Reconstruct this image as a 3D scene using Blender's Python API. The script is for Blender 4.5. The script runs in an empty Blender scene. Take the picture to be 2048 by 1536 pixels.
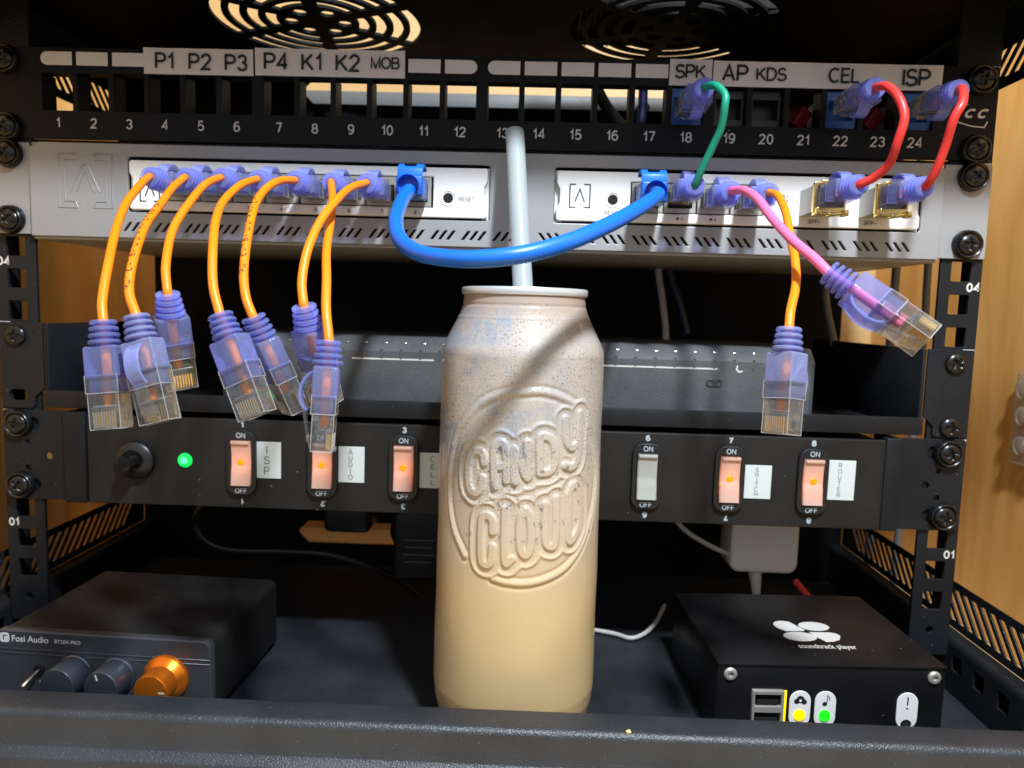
import bpy, bmesh, math, random
import numpy as np
from mathutils import Matrix, Vector

random.seed(7)
S = 0.001                       # all sizes below are millimetres
scene = bpy.context.scene
COL = scene.collection

# ------------------------------------------------------------------ camera
cam_data = bpy.data.cameras.new('camera')
cam = bpy.data.objects.new('camera', cam_data)
COL.objects.link(cam)
RT = Vector((0.99928, 0.02473, 0.02865)); UP = Vector((-0.03097, 0.09907, 0.99460)); FW = Vector((-0.02176, 0.99477, -0.09976))
m = Matrix.Identity(4)
for i in range(3):
    m[i][0], m[i][1], m[i][2] = RT[i], UP[i], -FW[i]
m[0][3], m[1][3], m[2][3] = 24.538 * S, -362.324 * S, 146.379 * S
cam.matrix_world = m
cam_data.sensor_width = 36.0
cam_data.lens = 36.0 * 1460.0 / 2048.0
cam_data.clip_start = 0.01
cam_data.clip_end = 20.0
cam_data.dof.use_dof = True
cam_data.dof.focus_distance = 0.295
cam_data.dof.aperture_fstop = 13.0
scene.camera = cam

# ------------------------------------------------------------------ world, lamp, exposure
world = bpy.data.worlds.new('World')
scene.world = world
world.use_nodes = True
bg = world.node_tree.nodes['Background']
bg.inputs['Strength'].default_value = 0.72
_nt = world.node_tree
_tc = _nt.nodes.new('ShaderNodeTexCoord'); _sx = _nt.nodes.new('ShaderNodeSeparateXYZ'); _mr = _nt.nodes.new('ShaderNodeMapRange'); _cr = _nt.nodes.new('ShaderNodeValToRGB')
_nt.links.new(_tc.outputs['Generated'], _sx.inputs[0]); _nt.links.new(_sx.outputs['Z'], _mr.inputs['Value'])
_mr.inputs['From Min'].default_value = -1.0; _mr.inputs['From Max'].default_value = 1.0
_nt.links.new(_mr.outputs[0], _cr.inputs['Fac'])      # a dim room: darker towards the floor, paler towards the ceiling
_cr.color_ramp.elements[0].position = 0.36; _cr.color_ramp.elements[0].color = (0.10, 0.09, 0.08, 1)
_cr.color_ramp.elements[1].position = 0.66; _cr.color_ramp.elements[1].color = (0.95, 0.97, 1.0, 1)
_nt.links.new(_cr.outputs['Color'], bg.inputs['Color'])

lamp_data = bpy.data.lights.new('overhead_lamp', 'POINT')
lamp_data.energy = 28.0
lamp_data.color = (0.88, 0.95, 1.0)
lamp_data.shadow_soft_size = 0.024
lamp = bpy.data.objects.new('overhead_lamp', lamp_data)
lamp.location = (0.150, -0.385, 0.600)
COL.objects.link(lamp)

scene.view_settings.view_transform = 'Standard'
scene.view_settings.look = 'None'
scene.view_settings.exposure = 0.0
scene.view_settings.gamma = 1.0
scene.cycles.max_bounces = 14
scene.cycles.transmission_bounces = 14
scene.cycles.transparent_max_bounces = 24
scene.cycles.use_denoising = True
scene.cycles.caustics_reflective = False
scene.cycles.caustics_refractive = False
scene.cycles.sample_clamp_indirect = 4.0

# ------------------------------------------------------------------ materials
def new_mat(name):
    mt = bpy.data.materials.new(name)
    mt.use_nodes = True
    nt = mt.node_tree
    return mt, nt, nt.nodes['Principled BSDF'], nt.nodes['Material Output']

def setp(p, col=None, rough=None, metal=None, spec=None, coat=None, coat_r=None):
    if col is not None: p.inputs['Base Color'].default_value = (*col, 1)
    if rough is not None: p.inputs['Roughness'].default_value = rough
    if metal is not None: p.inputs['Metallic'].default_value = metal
    if spec is not None: p.inputs['Specular IOR Level'].default_value = spec
    if coat is not None: p.inputs['Coat Weight'].default_value = coat
    if coat_r is not None: p.inputs['Coat Roughness'].default_value = coat_r

def node(nt, kind, **kw):
    n = nt.nodes.new(kind)
    for k, v in kw.items():
        if k.startswith('i_'):
            n.inputs[k[2:].replace('_', ' ')].default_value = v
        else:
            setattr(n, k, v)
    return n

def ramp(nt, fac, stops):
    r = nt.nodes.new('ShaderNodeValToRGB')
    e = r.color_ramp.elements
    while len(e) < len(stops): e.new(0.5)
    for k, (pos, c) in enumerate(stops):
        e[k].position = pos
        e[k].color = (*c, 1) if len(c) == 3 else c
    nt.links.new(fac, r.inputs['Fac'])
    return r

def objcoord(nt, scale=(1, 1, 1)):
    tc = nt.nodes.new('ShaderNodeTexCoord')
    mp = nt.nodes.new('ShaderNodeMapping')
    mp.inputs['Scale'].default_value = scale
    nt.links.new(tc.outputs['Object'], mp.inputs['Vector'])
    return mp.outputs['Vector']

def noise(nt, vec, scale, detail=3, rough=0.55):
    n = node(nt, 'ShaderNodeTexNoise')
    n.inputs['Scale'].default_value = scale
    n.inputs['Detail'].default_value = detail
    n.inputs['Roughness'].default_value = rough
    nt.links.new(vec, n.inputs['Vector'])
    return n.outputs['Fac']

def mixcol(nt, fac, a, b):
    mx = nt.nodes.new('ShaderNodeMix')
    mx.data_type = 'RGBA'
    for sock, v in ((mx.inputs[0], fac), (mx.inputs[6], a), (mx.inputs[7], b)):
        if hasattr(v, 'is_linked') or hasattr(v, 'node'):
            nt.links.new(v, sock)
        else:
            sock.default_value = v if not isinstance(v, tuple) or len(v) == 4 else (*v, 1)
    return mx.outputs[2]

def bump(nt, p, h, strength, dist):
    b = nt.nodes.new('ShaderNodeBump')
    b.inputs['Strength'].default_value = strength
    b.inputs['Distance'].default_value = dist
    nt.links.new(h, b.inputs['Height'])
    nt.links.new(b.outputs['Normal'], p.inputs['Normal'])
    return b

def plain(name, col, rough=0.5, metal=0.0, spec=None, grain=0.0, gscale=1500, smudge=0.08, **kw):
    """a paint or plastic with a little roughness variation and fine grain"""
    mt, nt, p, out = new_mat(name)
    setp(p, col, rough, metal, spec, **kw)
    v = objcoord(nt)
    n1 = noise(nt, v, 45, 4)
    r = ramp(nt, n1, [(0.3, (max(rough - smudge, 0.03),) * 3), (0.7, (min(rough + smudge, 1),) * 3)])
    nt.links.new(r.outputs['Color'], p.inputs['Roughness'])
    if grain:
        bump(nt, p, noise(nt, v, gscale, 2), grain, 0.0002)
    return mt

def powder(name, col, rough, grain, gscale, dust=0.0, dust_scale=520, sheen=0.28):
    """powder coated metal: orange peel grain and stray dust specks"""
    mt, nt, p, out = new_mat(name)
    v = objcoord(nt)
    n1 = noise(nt, v, 30, 5)
    c = ramp(nt, n1, [(0.3, tuple(x * 0.8 for x in col)), (0.75, tuple(x * 1.35 for x in col))]).outputs['Color']
    if dust:
        vo = node(nt, 'ShaderNodeTexVoronoi', feature='F1')
        vo.inputs['Scale'].default_value = dust_scale
        nt.links.new(v, vo.inputs['Vector'])
        near = ramp(nt, vo.outputs['Distance'], [(0.0, (1, 1, 1)), (0.16, (0, 0, 0))])
        sep = node(nt, 'ShaderNodeSeparateColor')
        nt.links.new(vo.outputs['Color'], sep.inputs['Color'])
        pick = ramp(nt, sep.outputs[0], [(1 - dust, (0, 0, 0)), (1 - dust * 0.6, (1, 1, 1))])
        mu = node(nt, 'ShaderNodeMath', operation='MULTIPLY')
        nt.links.new(near.outputs['Color'], mu.inputs[0]); nt.links.new(pick.outputs['Color'], mu.inputs[1])
        c = mixcol(nt, mu.outputs[0], c, (0.32, 0.32, 0.32, 1))
    nt.links.new(c, p.inputs['Base Color'])
    p.inputs['Specular IOR Level'].default_value = sheen
    r = ramp(nt, n1, [(0.25, (rough - 0.07,) * 3), (0.75, (rough + 0.09,) * 3)])
    nt.links.new(r.outputs['Color'], p.inputs['Roughness'])
    if grain:
        bump(nt, p, noise(nt, v, gscale, 2), grain, 0.0003)
    return mt

def wood(name, base, dark, light, axis):
    mt, nt, p, out = new_mat(name)
    sc = {'z': (11, 11, 2.4), 'x': (2.4, 11, 11), 'y': (11, 2.4, 11)}[axis]
    v = objcoord(nt, sc)
    big = noise(nt, v, 1.6, 4, 0.6)
    warp = node(nt, 'ShaderNodeTexNoise')
    warp.inputs['Scale'].default_value = 2.2; warp.inputs['Detail'].default_value = 6; warp.inputs['Distortion'].default_value = 1.6
    nt.links.new(v, warp.inputs['Vector'])
    v2 = objcoord(nt, {'z': (160, 160, 5), 'x': (5, 160, 160), 'y': (160, 5, 160)}[axis])
    fine = noise(nt, v2, 6, 3)
    c1 = ramp(nt, warp.outputs['Fac'], [(0.28, dark), (0.5, base), (0.72, light)]).outputs['Color']
    c2 = mixcol(nt, 0.16, c1, ramp(nt, fine, [(0.3, dark), (0.7, light)]).outputs['Color'])
    nt.links.new(c2, p.inputs['Base Color'])
    setp(p, rough=0.55)
    bump(nt, p, fine, 0.12, 0.0004)
    return mt

def glassy(name, tint, body, body_fac, rough=0.12, grain=0.0, edge=0.55):
    """clear or milky moulded plastic: partly see-through, brighter where it curves away"""
    mt, nt, p, out = new_mat(name)
    setp(p, body, rough, spec=0.6)
    tr = node(nt, 'ShaderNodeBsdfTransparent'); tr.inputs['Color'].default_value = (*tint, 1)
    fr = node(nt, 'ShaderNodeFresnel'); fr.inputs['IOR'].default_value = 1.5
    ma = node(nt, 'ShaderNodeMath', operation='MULTIPLY_ADD')
    ma.inputs[1].default_value = edge; ma.inputs[2].default_value = body_fac
    ma.use_clamp = True
    nt.links.new(fr.outputs['Fac'], ma.inputs[0])
    mx = node(nt, 'ShaderNodeMixShader')
    nt.links.new(ma.outputs[0], mx.inputs[0])
    nt.links.new(tr.outputs[0], mx.inputs[1]); nt.links.new(p.outputs[0], mx.inputs[2])
    nt.links.new(mx.outputs[0], out.inputs['Surface'])
    if grain:
        bump(nt, p, noise(nt, objcoord(nt), 2200, 2), grain, 0.0004)
    return mt

def emit(name, col, strength, base=(0.2, 0.2, 0.2)):
    mt, nt, p, out = new_mat(name)
    setp(p, base, 0.25)
    p.inputs['Emission Color'].default_value = (*col, 1)
    p.inputs['Emission Strength'].default_value = strength
    return mt

M = {}
M['rack'] = powder('rack_black', (0.010, 0.0115, 0.0145), 0.46, 0.35, 1300, 0.05)
M['dark'] = powder('shaded_rack_black', (0.004, 0.0045, 0.0055), 0.6, 0.2, 1300, 0.0, 520, 0.12)  # darker copy of the rack black: interior shade put into the colour
M['lip'] = powder('tray_black', (0.026, 0.030, 0.037), 0.34, 1.0, 1500, 0.14, 750, 0.6)
M['panel'] = powder('panel_black', (0.0055, 0.006, 0.0075), 0.42, 0.15, 1800, 0.02, 300, 0.16)
M['strip'] = powder('strip_black', (0.015, 0.0143, 0.0143), 0.52, 0.2, 1800, 0.03, 300)
M['plastic'] = plain('black_plastic', (0.012, 0.012, 0.014), 0.38)
M['hole'] = plain('deep_black', (0.004, 0.004, 0.004), 0.8)
M['screw'] = plain('screw_black', (0.006, 0.006, 0.007), 0.26, spec=0.5)
M['netbox'] = powder('textured_charcoal', (0.078, 0.084, 0.092), 0.55, 0.8, 1100, 0.25, 900)
M['amp'] = powder('amplifier_black', (0.013, 0.0125, 0.013), 0.45, 0.3, 1500, 0.04, 400, 0.2)
M['amp_face'] = plain('amplifier_face', (0.085, 0.092, 0.11), 0.34, 0.5, grain=0.2)
M['knob'] = plain('knob_graphite', (0.10, 0.12, 0.16), 0.30, 0.75, smudge=0.04)
M['knob_orange'] = plain('knob_orange', (0.85, 0.22, 0.015), 0.30, 0.75, smudge=0.04)
M['player'] = powder('player_black', (0.007, 0.007, 0.008), 0.36, 0.15, 1500, 0.04, 420, 0.24)
M['grey'] = plain('grey_paint', (0.31, 0.315, 0.33), 0.42, 0.15, grain=0.15, gscale=2500)
M['white'] = plain('white_plastic', (0.83, 0.83, 0.84), 0.35)
M['print'] = plain('white_print', (0.62, 0.62, 0.62), 0.5)
M['blue_print'] = plain('pale_print', (0.42, 0.50, 0.56), 0.5)
M['tape'] = plain('label_tape', (0.74, 0.72, 0.72), 0.42)
M['sticker'] = plain('small_sticker', (0.62, 0.69, 0.70), 0.4)
M['ink'] = plain('black_ink', (0.012, 0.012, 0.012), 0.55)
M['grey_ink'] = plain('grey_ink', (0.12, 0.12, 0.13), 0.55)
M['orange'] = plain('orange_jacket', (0.92, 0.25, 0.004), 0.44, smudge=0.05)
M['pink'] = plain('pink_jacket', (0.92, 0.17, 0.36), 0.44, smudge=0.05)
M['blue'] = plain('blue_jacket', (0.008, 0.15, 0.72), 0.36, smudge=0.05)
M['blue_dark'] = plain('blue_boot', (0.006, 0.10, 0.50), 0.36)
M['green'] = plain('green_jacket', (0.003, 0.25, 0.155), 0.48)
M['red'] = plain('red_jacket', (0.66, 0.035, 0.03), 0.48)
M['jack'] = plain('blue_jack', (0.02, 0.11, 0.42), 0.4)
M['jack_red'] = plain('red_jack', (0.22, 0.012, 0.02), 0.4)
M['gold'] = plain('gold_metal', (0.86, 0.60, 0.20), 0.22, 1.0)
M['steel'] = plain('bright_steel', (0.62, 0.61, 0.58), 0.28, 1.0)
M['nickel'] = plain('dull_nickel', (0.46, 0.45, 0.42), 0.40, 0.5)
M['boot'] = glassy('lavender_boot', (0.76, 0.79, 1.0), (0.44, 0.50, 1.0), 0.20, 0.12, 0.1, 0.35)
M['boot_frost'] = glassy('frosted_boot', (0.78, 0.81, 1.0), (0.52, 0.58, 1.0), 0.30, 0.12, 1.0, 0.5)
M['clear'] = glassy('clear_plug', (0.93, 0.94, 0.95), (0.80, 0.82, 0.84), 0.075, 0.06, 0.0, 0.75)
M['edge_glint'] = glassy('plug_edge_glint', (0.95, 0.95, 0.97), (0.88, 0.90, 0.93), 0.42, 0.08, 0.0, 0.6)  # whiter, more opaque plastic that paints in the highlights along plug edges
M['wood'] = wood('plywood_vertical', (0.76, 0.42, 0.125), (0.64, 0.31, 0.07), (0.83, 0.51, 0.19), 'z')
M['wood_back'] = wood('plywood_across', (0.66, 0.45, 0.20), (0.57, 0.36, 0.14), (0.74, 0.54, 0.28), 'x')
M['cord'] = plain('cord_black', (0.009, 0.009, 0.010), 0.4)
M['cord_blue'] = plain('cord_dark_blue', (0.005, 0.012, 0.06), 0.4)
M['cord_white'] = plain('cord_white', (0.55, 0.54, 0.53), 0.4)
M['adapter'] = plain('adapter_white', (0.86, 0.84, 0.82), 0.38)
M['led_green'] = emit('green_lamp', (0.0, 0.75, 0.07), 1.0, (0.0, 0.5, 0.1))
M['led_core'] = emit('green_lamp_core', (0.10, 1.0, 0.42), 1.1, (0.1, 0.5, 0.3))
M['led_green2'] = emit('green_lamp_small', (0.02, 1.0, 0.02), 1.0, (0.0, 0.5, 0.0))
M['led_yellow'] = emit('yellow_lamp', (1.0, 0.68, 0.0), 1.1, (0.6, 0.4, 0.0))
M['neon'] = emit('neon_lamp', (1.0, 0.32, 0.0), 1.0, (0.55, 0.12, 0.0))
M['aluminium'] = plain('can_rim_aluminium', (0.66, 0.71, 0.74), 0.32, 0.45)
M['bumper'] = glassy('clear_bumper', (0.93, 0.91, 0.88), (0.7, 0.66, 0.6), 0.10, 0.15, 0.0, 0.7)
M['grey_bar'] = plain('grey_bar_paint', (0.13, 0.14, 0.15), 0.5)

def clear_glass():
    mt, nt, p, out = new_mat('clear_moulding')
    setp(p, (0.96, 0.97, 0.98), 0.03)
    p.inputs['Transmission Weight'].default_value = 1.0
    p.inputs['IOR'].default_value = 1.45
    tr = node(nt, 'ShaderNodeBsdfTransparent'); tr.inputs['Color'].default_value = (0.96, 0.97, 0.97, 1)
    df = node(nt, 'ShaderNodeBsdfDiffuse'); df.inputs['Color'].default_value = (0.8, 0.82, 0.85, 1)
    m1 = node(nt, 'ShaderNodeMixShader'); m1.inputs[0].default_value = 0.42
    m2 = node(nt, 'ShaderNodeMixShader'); m2.inputs[0].default_value = 0.045
    nt.links.new(tr.outputs[0], m1.inputs[1]); nt.links.new(p.outputs[0], m1.inputs[2])
    nt.links.new(m1.outputs[0], m2.inputs[1]); nt.links.new(df.outputs[0], m2.inputs[2])
    nt.links.new(m2.outputs[0], out.inputs['Surface'])
    return mt
M['clear'] = clear_glass()

def straw_mat():
    mt, nt, p, out = new_mat('milky_straw')
    setp(p, (0.70, 0.77, 0.80), 0.25)
    tr = node(nt, 'ShaderNodeBsdfTranslucent'); tr.inputs['Color'].default_value = (0.55, 0.62, 0.64, 1)
    mx = node(nt, 'ShaderNodeMixShader'); mx.inputs[0].default_value = 0.45
    nt.links.new(p.outputs[0], mx.inputs[1]); nt.links.new(tr.outputs[0], mx.inputs[2])
    t2 = node(nt, 'ShaderNodeBsdfTransparent'); m3 = node(nt, 'ShaderNodeMixShader'); m3.inputs[0].default_value = 0.62
    nt.links.new(t2.outputs[0], m3.inputs[1]); nt.links.new(mx.outputs[0], m3.inputs[2])
    nt.links.new(m3.outputs[0], out.inputs['Surface'])
    v = objcoord(nt, (900, 900, 14))
    bump(nt, p, noise(nt, v, 1.0, 3), 0.25, 0.0003)
    return mt
M['straw'] = straw_mat()

def rocker_mat(name, lit):
    mt, nt, p, out = new_mat(name)
    setp(p, (0.56, 0.37, 0.31) if lit else (0.42, 0.44, 0.41), 0.25, coat=0.4, coat_r=0.1)
    v = objcoord(nt)
    ck = node(nt, 'ShaderNodeTexWave', wave_type='BANDS', bands_direction='Z'); ck.inputs['Scale'].default_value = 620
    ck2 = node(nt, 'ShaderNodeTexWave', wave_type='BANDS', bands_direction='X'); ck2.inputs['Scale'].default_value = 620
    nt.links.new(v, ck.inputs['Vector']); nt.links.new(v, ck2.inputs['Vector'])
    mu = node(nt, 'ShaderNodeMath', operation='MULTIPLY')
    nt.links.new(ck.outputs['Fac'], mu.inputs[0]); nt.links.new(ck2.outputs['Fac'], mu.inputs[1])
    bump(nt, p, mu.outputs[0], 0.5, 0.0003)
    if lit:
        tc = node(nt, 'ShaderNodeTexCoord')
        ln = node(nt, 'ShaderNodeVectorMath', operation='LENGTH')
        nt.links.new(tc.outputs['Object'], ln.inputs[0])
        ms = node(nt, 'ShaderNodeMath', operation='MULTIPLY'); ms.inputs[1].default_value = 90.0
        nt.links.new(ln.outputs['Value'], ms.inputs[0])
        c = ramp(nt, ms.outputs[0], [(0.0, (1.0, 0.36, 0.0)), (0.20, (0.80, 0.16, 0.0)), (0.30, (0.46, 0.09, 0.01)), (0.55, (0.24, 0.048, 0.012)), (1.0, (0.06, 0.012, 0.004))])
        nt.links.new(c.outputs['Color'], p.inputs['Emission Color'])
        p.inputs['Emission Strength'].default_value = 1.25
    return mt
M['rocker_lit'] = rocker_mat('lit_rocker', True)
M['rocker_off'] = rocker_mat('unlit_rocker', False)

def can_mat():
    mt, nt, p, out = new_mat('coffee_filled_plastic')
    tc = node(nt, 'ShaderNodeTexCoord')
    v = tc.outputs['Object']
    sp = node(nt, 'ShaderNodeSeparateXYZ'); nt.links.new(v, sp.inputs[0])
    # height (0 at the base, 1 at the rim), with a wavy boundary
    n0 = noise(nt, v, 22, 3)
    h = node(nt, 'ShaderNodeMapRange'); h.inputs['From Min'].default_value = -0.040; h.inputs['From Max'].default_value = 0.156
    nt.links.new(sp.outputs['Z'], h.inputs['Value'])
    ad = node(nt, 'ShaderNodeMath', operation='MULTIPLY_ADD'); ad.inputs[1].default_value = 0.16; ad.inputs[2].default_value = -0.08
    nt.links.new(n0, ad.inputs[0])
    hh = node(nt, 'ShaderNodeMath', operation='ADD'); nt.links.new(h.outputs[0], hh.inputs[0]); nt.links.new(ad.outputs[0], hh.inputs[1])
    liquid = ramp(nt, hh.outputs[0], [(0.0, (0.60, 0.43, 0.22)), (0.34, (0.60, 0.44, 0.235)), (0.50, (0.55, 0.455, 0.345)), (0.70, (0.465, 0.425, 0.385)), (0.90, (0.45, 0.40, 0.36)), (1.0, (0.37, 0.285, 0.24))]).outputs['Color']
    # flat coordinates of the wall: distance round it and height
    cxy = node(nt, 'ShaderNodeVectorMath', operation='SUBTRACT'); cxy.inputs[1].default_value = (0.022, -0.044, 0.0)
    nt.links.new(v, cxy.inputs[0])
    s3 = node(nt, 'ShaderNodeSeparateXYZ'); nt.links.new(cxy.outputs[0], s3.inputs[0])
    ng = node(nt, 'ShaderNodeMath', operation='MULTIPLY'); ng.inputs[1].default_value = -1.0; nt.links.new(s3.outputs['Y'], ng.inputs[0])
    at = node(nt, 'ShaderNodeMath', operation='ARCTAN2'); nt.links.new(s3.outputs['X'], at.inputs[0]); nt.links.new(ng.outputs[0], at.inputs[1])
    arc_ = node(nt, 'ShaderNodeMath', operation='MULTIPLY'); arc_.inputs[1].default_value = 0.036; nt.links.new(at.outputs[0], arc_.inputs[0])
    flat = node(nt, 'ShaderNodeCombineXYZ'); nt.links.new(arc_.outputs[0], flat.inputs[0]); nt.links.new(sp.outputs['Z'], flat.inputs[1])
    F2 = flat.outputs[0]
    def mul(p_, q_):
        k_ = node(nt, 'ShaderNodeMath', operation='MULTIPLY')
        nt.links.new(p_, k_.inputs[0])
        if isinstance(q_, float): k_.inputs[1].default_value = q_
        else: nt.links.new(q_, k_.inputs[1])
        return k_.outputs[0]
    # thin grey-blue washed patches in the foam film, mostly high up on the left
    n1 = noise(nt, v, 150, 8, 0.8)
    n2 = noise(nt, v, 24, 2)
    fr = ramp(nt, mul(n1, n2), [(0.20, (0, 0, 0)), (0.275, (1, 1, 1))])
    up = ramp(nt, hh.outputs[0], [(0.60, (0, 0, 0)), (0.70, (1, 1, 1)), (0.93, (1, 1, 1)), (0.98, (0, 0, 0))])
    lx = node(nt, 'ShaderNodeMapRange'); lx.inputs['From Min'].default_value = 0.024; lx.inputs['From Max'].default_value = -0.010
    nt.links.new(arc_.outputs[0], lx.inputs['Value'])
    lf = node(nt, 'ShaderNodeMath', operation='ADD'); lf.inputs[1].default_value = 0.18; lf.use_clamp = True; nt.links.new(lx.outputs[0], lf.inputs[0])
    c = mixcol(nt, mul(mul(mul(fr.outputs['Color'], up.outputs['Color']), lf.outputs[0]), 0.9), liquid, (0.28, 0.31, 0.37, 1))
    # a few brown stains
    n3 = noise(nt, v, 60, 4, 0.6)
    br_ = ramp(nt, n3, [(0.60, (0, 0, 0)), (0.72, (1, 1, 1))])
    c = mixcol(nt, mul(mul(br_.outputs['Color'], up.outputs['Color']), 0.5), c, (0.50, 0.33, 0.20, 1))
    # bubbles: dark pin pricks of several sizes
    mask = ramp(nt, hh.outputs[0], [(0.50, (0, 0, 0)), (0.62, (1, 1, 1)), (0.93, (1, 1, 1)), (0.98, (0.15, 0.15, 0.15))]).outputs['Color']
    patch = ramp(nt, noise(nt, v, 40, 3), [(0.35, (0.15, 0.15, 0.15)), (0.6, (1, 1, 1))]).outputs['Color']
    for sc, lim, keep, col in ((1150, 0.26, 0.42, (0.20, 0.14, 0.10, 1)), (620, 0.20, 0.34, (0.14, 0.10, 0.085, 1)), (240, 0.14, 0.16, (0.16, 0.14, 0.13, 1))):
        vo = node(nt, 'ShaderNodeTexVoronoi', feature='F1', voronoi_dimensions='2D'); vo.inputs['Scale'].default_value = sc
        nt.links.new(F2, vo.inputs['Vector'])
        d = ramp(nt, vo.outputs['Distance'], [(lim * 0.7, (1, 1, 1)), (lim, (0, 0, 0))])
        s2 = node(nt, 'ShaderNodeSeparateColor'); nt.links.new(vo.outputs['Color'], s2.inputs['Color'])
        k = ramp(nt, s2.outputs[0], [(keep - 0.02, (1, 1, 1)), (keep, (0, 0, 0))])
        c = mixcol(nt, mul(mul(mul(mul(d.outputs['Color'], k.outputs['Color']), mask), patch), 0.8), c, col)
    # larger blue-black flecks caught round the raised letters
    wv = node(nt, 'ShaderNodeTexNoise'); wv.inputs['Scale'].default_value = 420; wv.inputs['Detail'].default_value = 4; nt.links.new(v, wv.inputs['Vector'])
    wm = node(nt, 'ShaderNodeVectorMath', operation='MULTIPLY_ADD'); wm.inputs[1].default_value = (0.0060, 0.0060, 0); nt.links.new(wv.outputs['Color'], wm.inputs[0]); nt.links.new(F2, wm.inputs[2])
    vf = node(nt, 'ShaderNodeMapping'); vf.inputs['Scale'].default_value = (1.5, 0.8, 1); nt.links.new(wm.outputs[0], vf.inputs['Vector'])
    vo = node(nt, 'ShaderNodeTexVoronoi', feature='F1', voronoi_dimensions='2D'); vo.inputs['Scale'].default_value = 175; nt.links.new(vf.outputs[0], vo.inputs['Vector'])
    d = ramp(nt, vo.outputs['Distance'], [(0.10, (1, 1, 1)), (0.20, (0, 0, 0))])
    s2 = node(nt, 'ShaderNodeSeparateColor'); nt.links.new(vo.outputs['Color'], s2.inputs['Color'])
    k = ramp(nt, s2.outputs[1], [(0.26, (1, 1, 1)), (0.28, (0, 0, 0))])
    band = ramp(nt, h.outputs[0], [(0.46, (0, 0, 0)), (0.50, (1, 1, 1)), (0.66, (1, 1, 1)), (0.72, (0, 0, 0))])
    c = mixcol(nt, mul(mul(mul(d.outputs['Color'], k.outputs['Color']), band.outputs['Color']), 0.7), c, (0.13, 0.13, 0.16, 1))
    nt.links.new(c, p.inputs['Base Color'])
    setp(p, rough=0.45, spec=0.2, coat=0.7, coat_r=0.07)
    # fine condensation
    cv = node(nt, 'ShaderNodeTexVoronoi', feature='F1'); cv.inputs['Scale'].default_value = 1250; nt.links.new(v, cv.inputs['Vector'])
    cm = ramp(nt, h.outputs[0], [(0.30, (0.12, 0.12, 0.12)), (0.50, (0.5, 0.5, 0.5)), (0.56, (1, 1, 1)), (0.70, (1, 1, 1)), (0.82, (0.25, 0.25, 0.25))])
    ch = node(nt, 'ShaderNodeMath', operation='MULTIPLY'); nt.links.new(cv.outputs['Distance'], ch.inputs[0]); nt.links.new(cm.outputs['Color'], ch.inputs[1])
    bump(nt, p, ch.outputs[0], 0.5, -0.00025)
    return mt
M['can'] = can_mat()

# ------------------------------------------------------------------ mesh helpers (millimetres)
def bm_new(): return bmesh.new()

def box(bm, x0, x1, y0, y1, z0, z1, bev=0.0, seg=2, mat4=None):
    t = bmesh.new()
    bmesh.ops.create_cube(t, size=1.0)
    for v in t.verts:
        v.co = Vector(((x0 + x1) / 2 + v.co.x * (x1 - x0), (y0 + y1) / 2 + v.co.y * (y1 - y0), (z0 + z1) / 2 + v.co.z * (z1 - z0)))
    if bev:
        bmesh.ops.bevel(t, geom=list(t.edges), offset=bev, segments=seg, profile=0.5, affect='EDGES')
    merge(bm, t, mat4)

def merge(bm, t, mat4=None):
    me = bpy.data.meshes.new('tmp')
    t.to_mesh(me); t.free()
    if mat4 is not None: me.transform(mat4)
    bm.from_mesh(me)
    bpy.data.meshes.remove(me)

AX = {'x': Matrix.Rotation(math.pi / 2, 4, 'Y'), '-y': Matrix.Rotation(math.pi / 2, 4, 'X'), 'y': Matrix.Rotation(-math.pi / 2, 4, 'X'), 'z': Matrix.Identity(4)}

def lathe(bm, prof, origin=(0, 0, 0), axis='z', seg=32, close=False):
    """prof: (radius, height) pairs along the axis"""
    t = bmesh.new()
    rings = []
    for r, h in prof:
        if r < 1e-6:
            rings.append([t.verts.new((0, 0, h))])
        else:
            rings.append([t.verts.new((r * math.cos(2 * math.pi * k / seg), r * math.sin(2 * math.pi * k / seg), h)) for k in range(seg)])
    pairs = list(zip(rings[:-1], rings[1:])) + ([(rings[-1], rings[0])] if close else [])
    for a, b in pairs:
        for k in range(seg):
            j = (k + 1) % seg
            if len(a) == 1 and len(b) == 1: continue
            if len(a) == 1: t.faces.new((a[0], b[k], b[j]))
            elif len(b) == 1: t.faces.new((a[k], a[j], b[0]))
            else: t.faces.new((a[k], a[j], b[j], b[k]))
    bmesh.ops.recalc_face_normals(t, faces=t.faces)
    merge(bm, t, Matrix.Translation(origin) @ AX[axis])

def spline(pts, sub=10):
    P = [Vector(p) for p in pts]
    P = [P[0] * 2 - P[1]] + P + [P[-1] * 2 - P[-2]]
    out = []
    for i in range(1, len(P) - 2):
        p0, p1, p2, p3 = P[i - 1], P[i], P[i + 1], P[i + 2]
        for s in range(sub):
            t = s / sub
            out.append(0.5 * ((2 * p1) + (-p0 + p2) * t + (2 * p0 - 5 * p1 + 4 * p2 - p3) * t * t + (-p0 + 3 * p1 - 3 * p2 + p3) * t ** 3))
    out.append(P[-2])
    return out

def frames(path):
    T = []
    for i in range(len(path)):
        a = path[max(i - 1, 0)]; b = path[min(i + 1, len(path) - 1)]
        T.append((b - a).normalized())
    n = T[0].orthogonal().normalized()
    N = []
    for t in T:
        n = (n - t * n.dot(t))
        n.normalize()
        N.append(n.copy())
    return T, N

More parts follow.
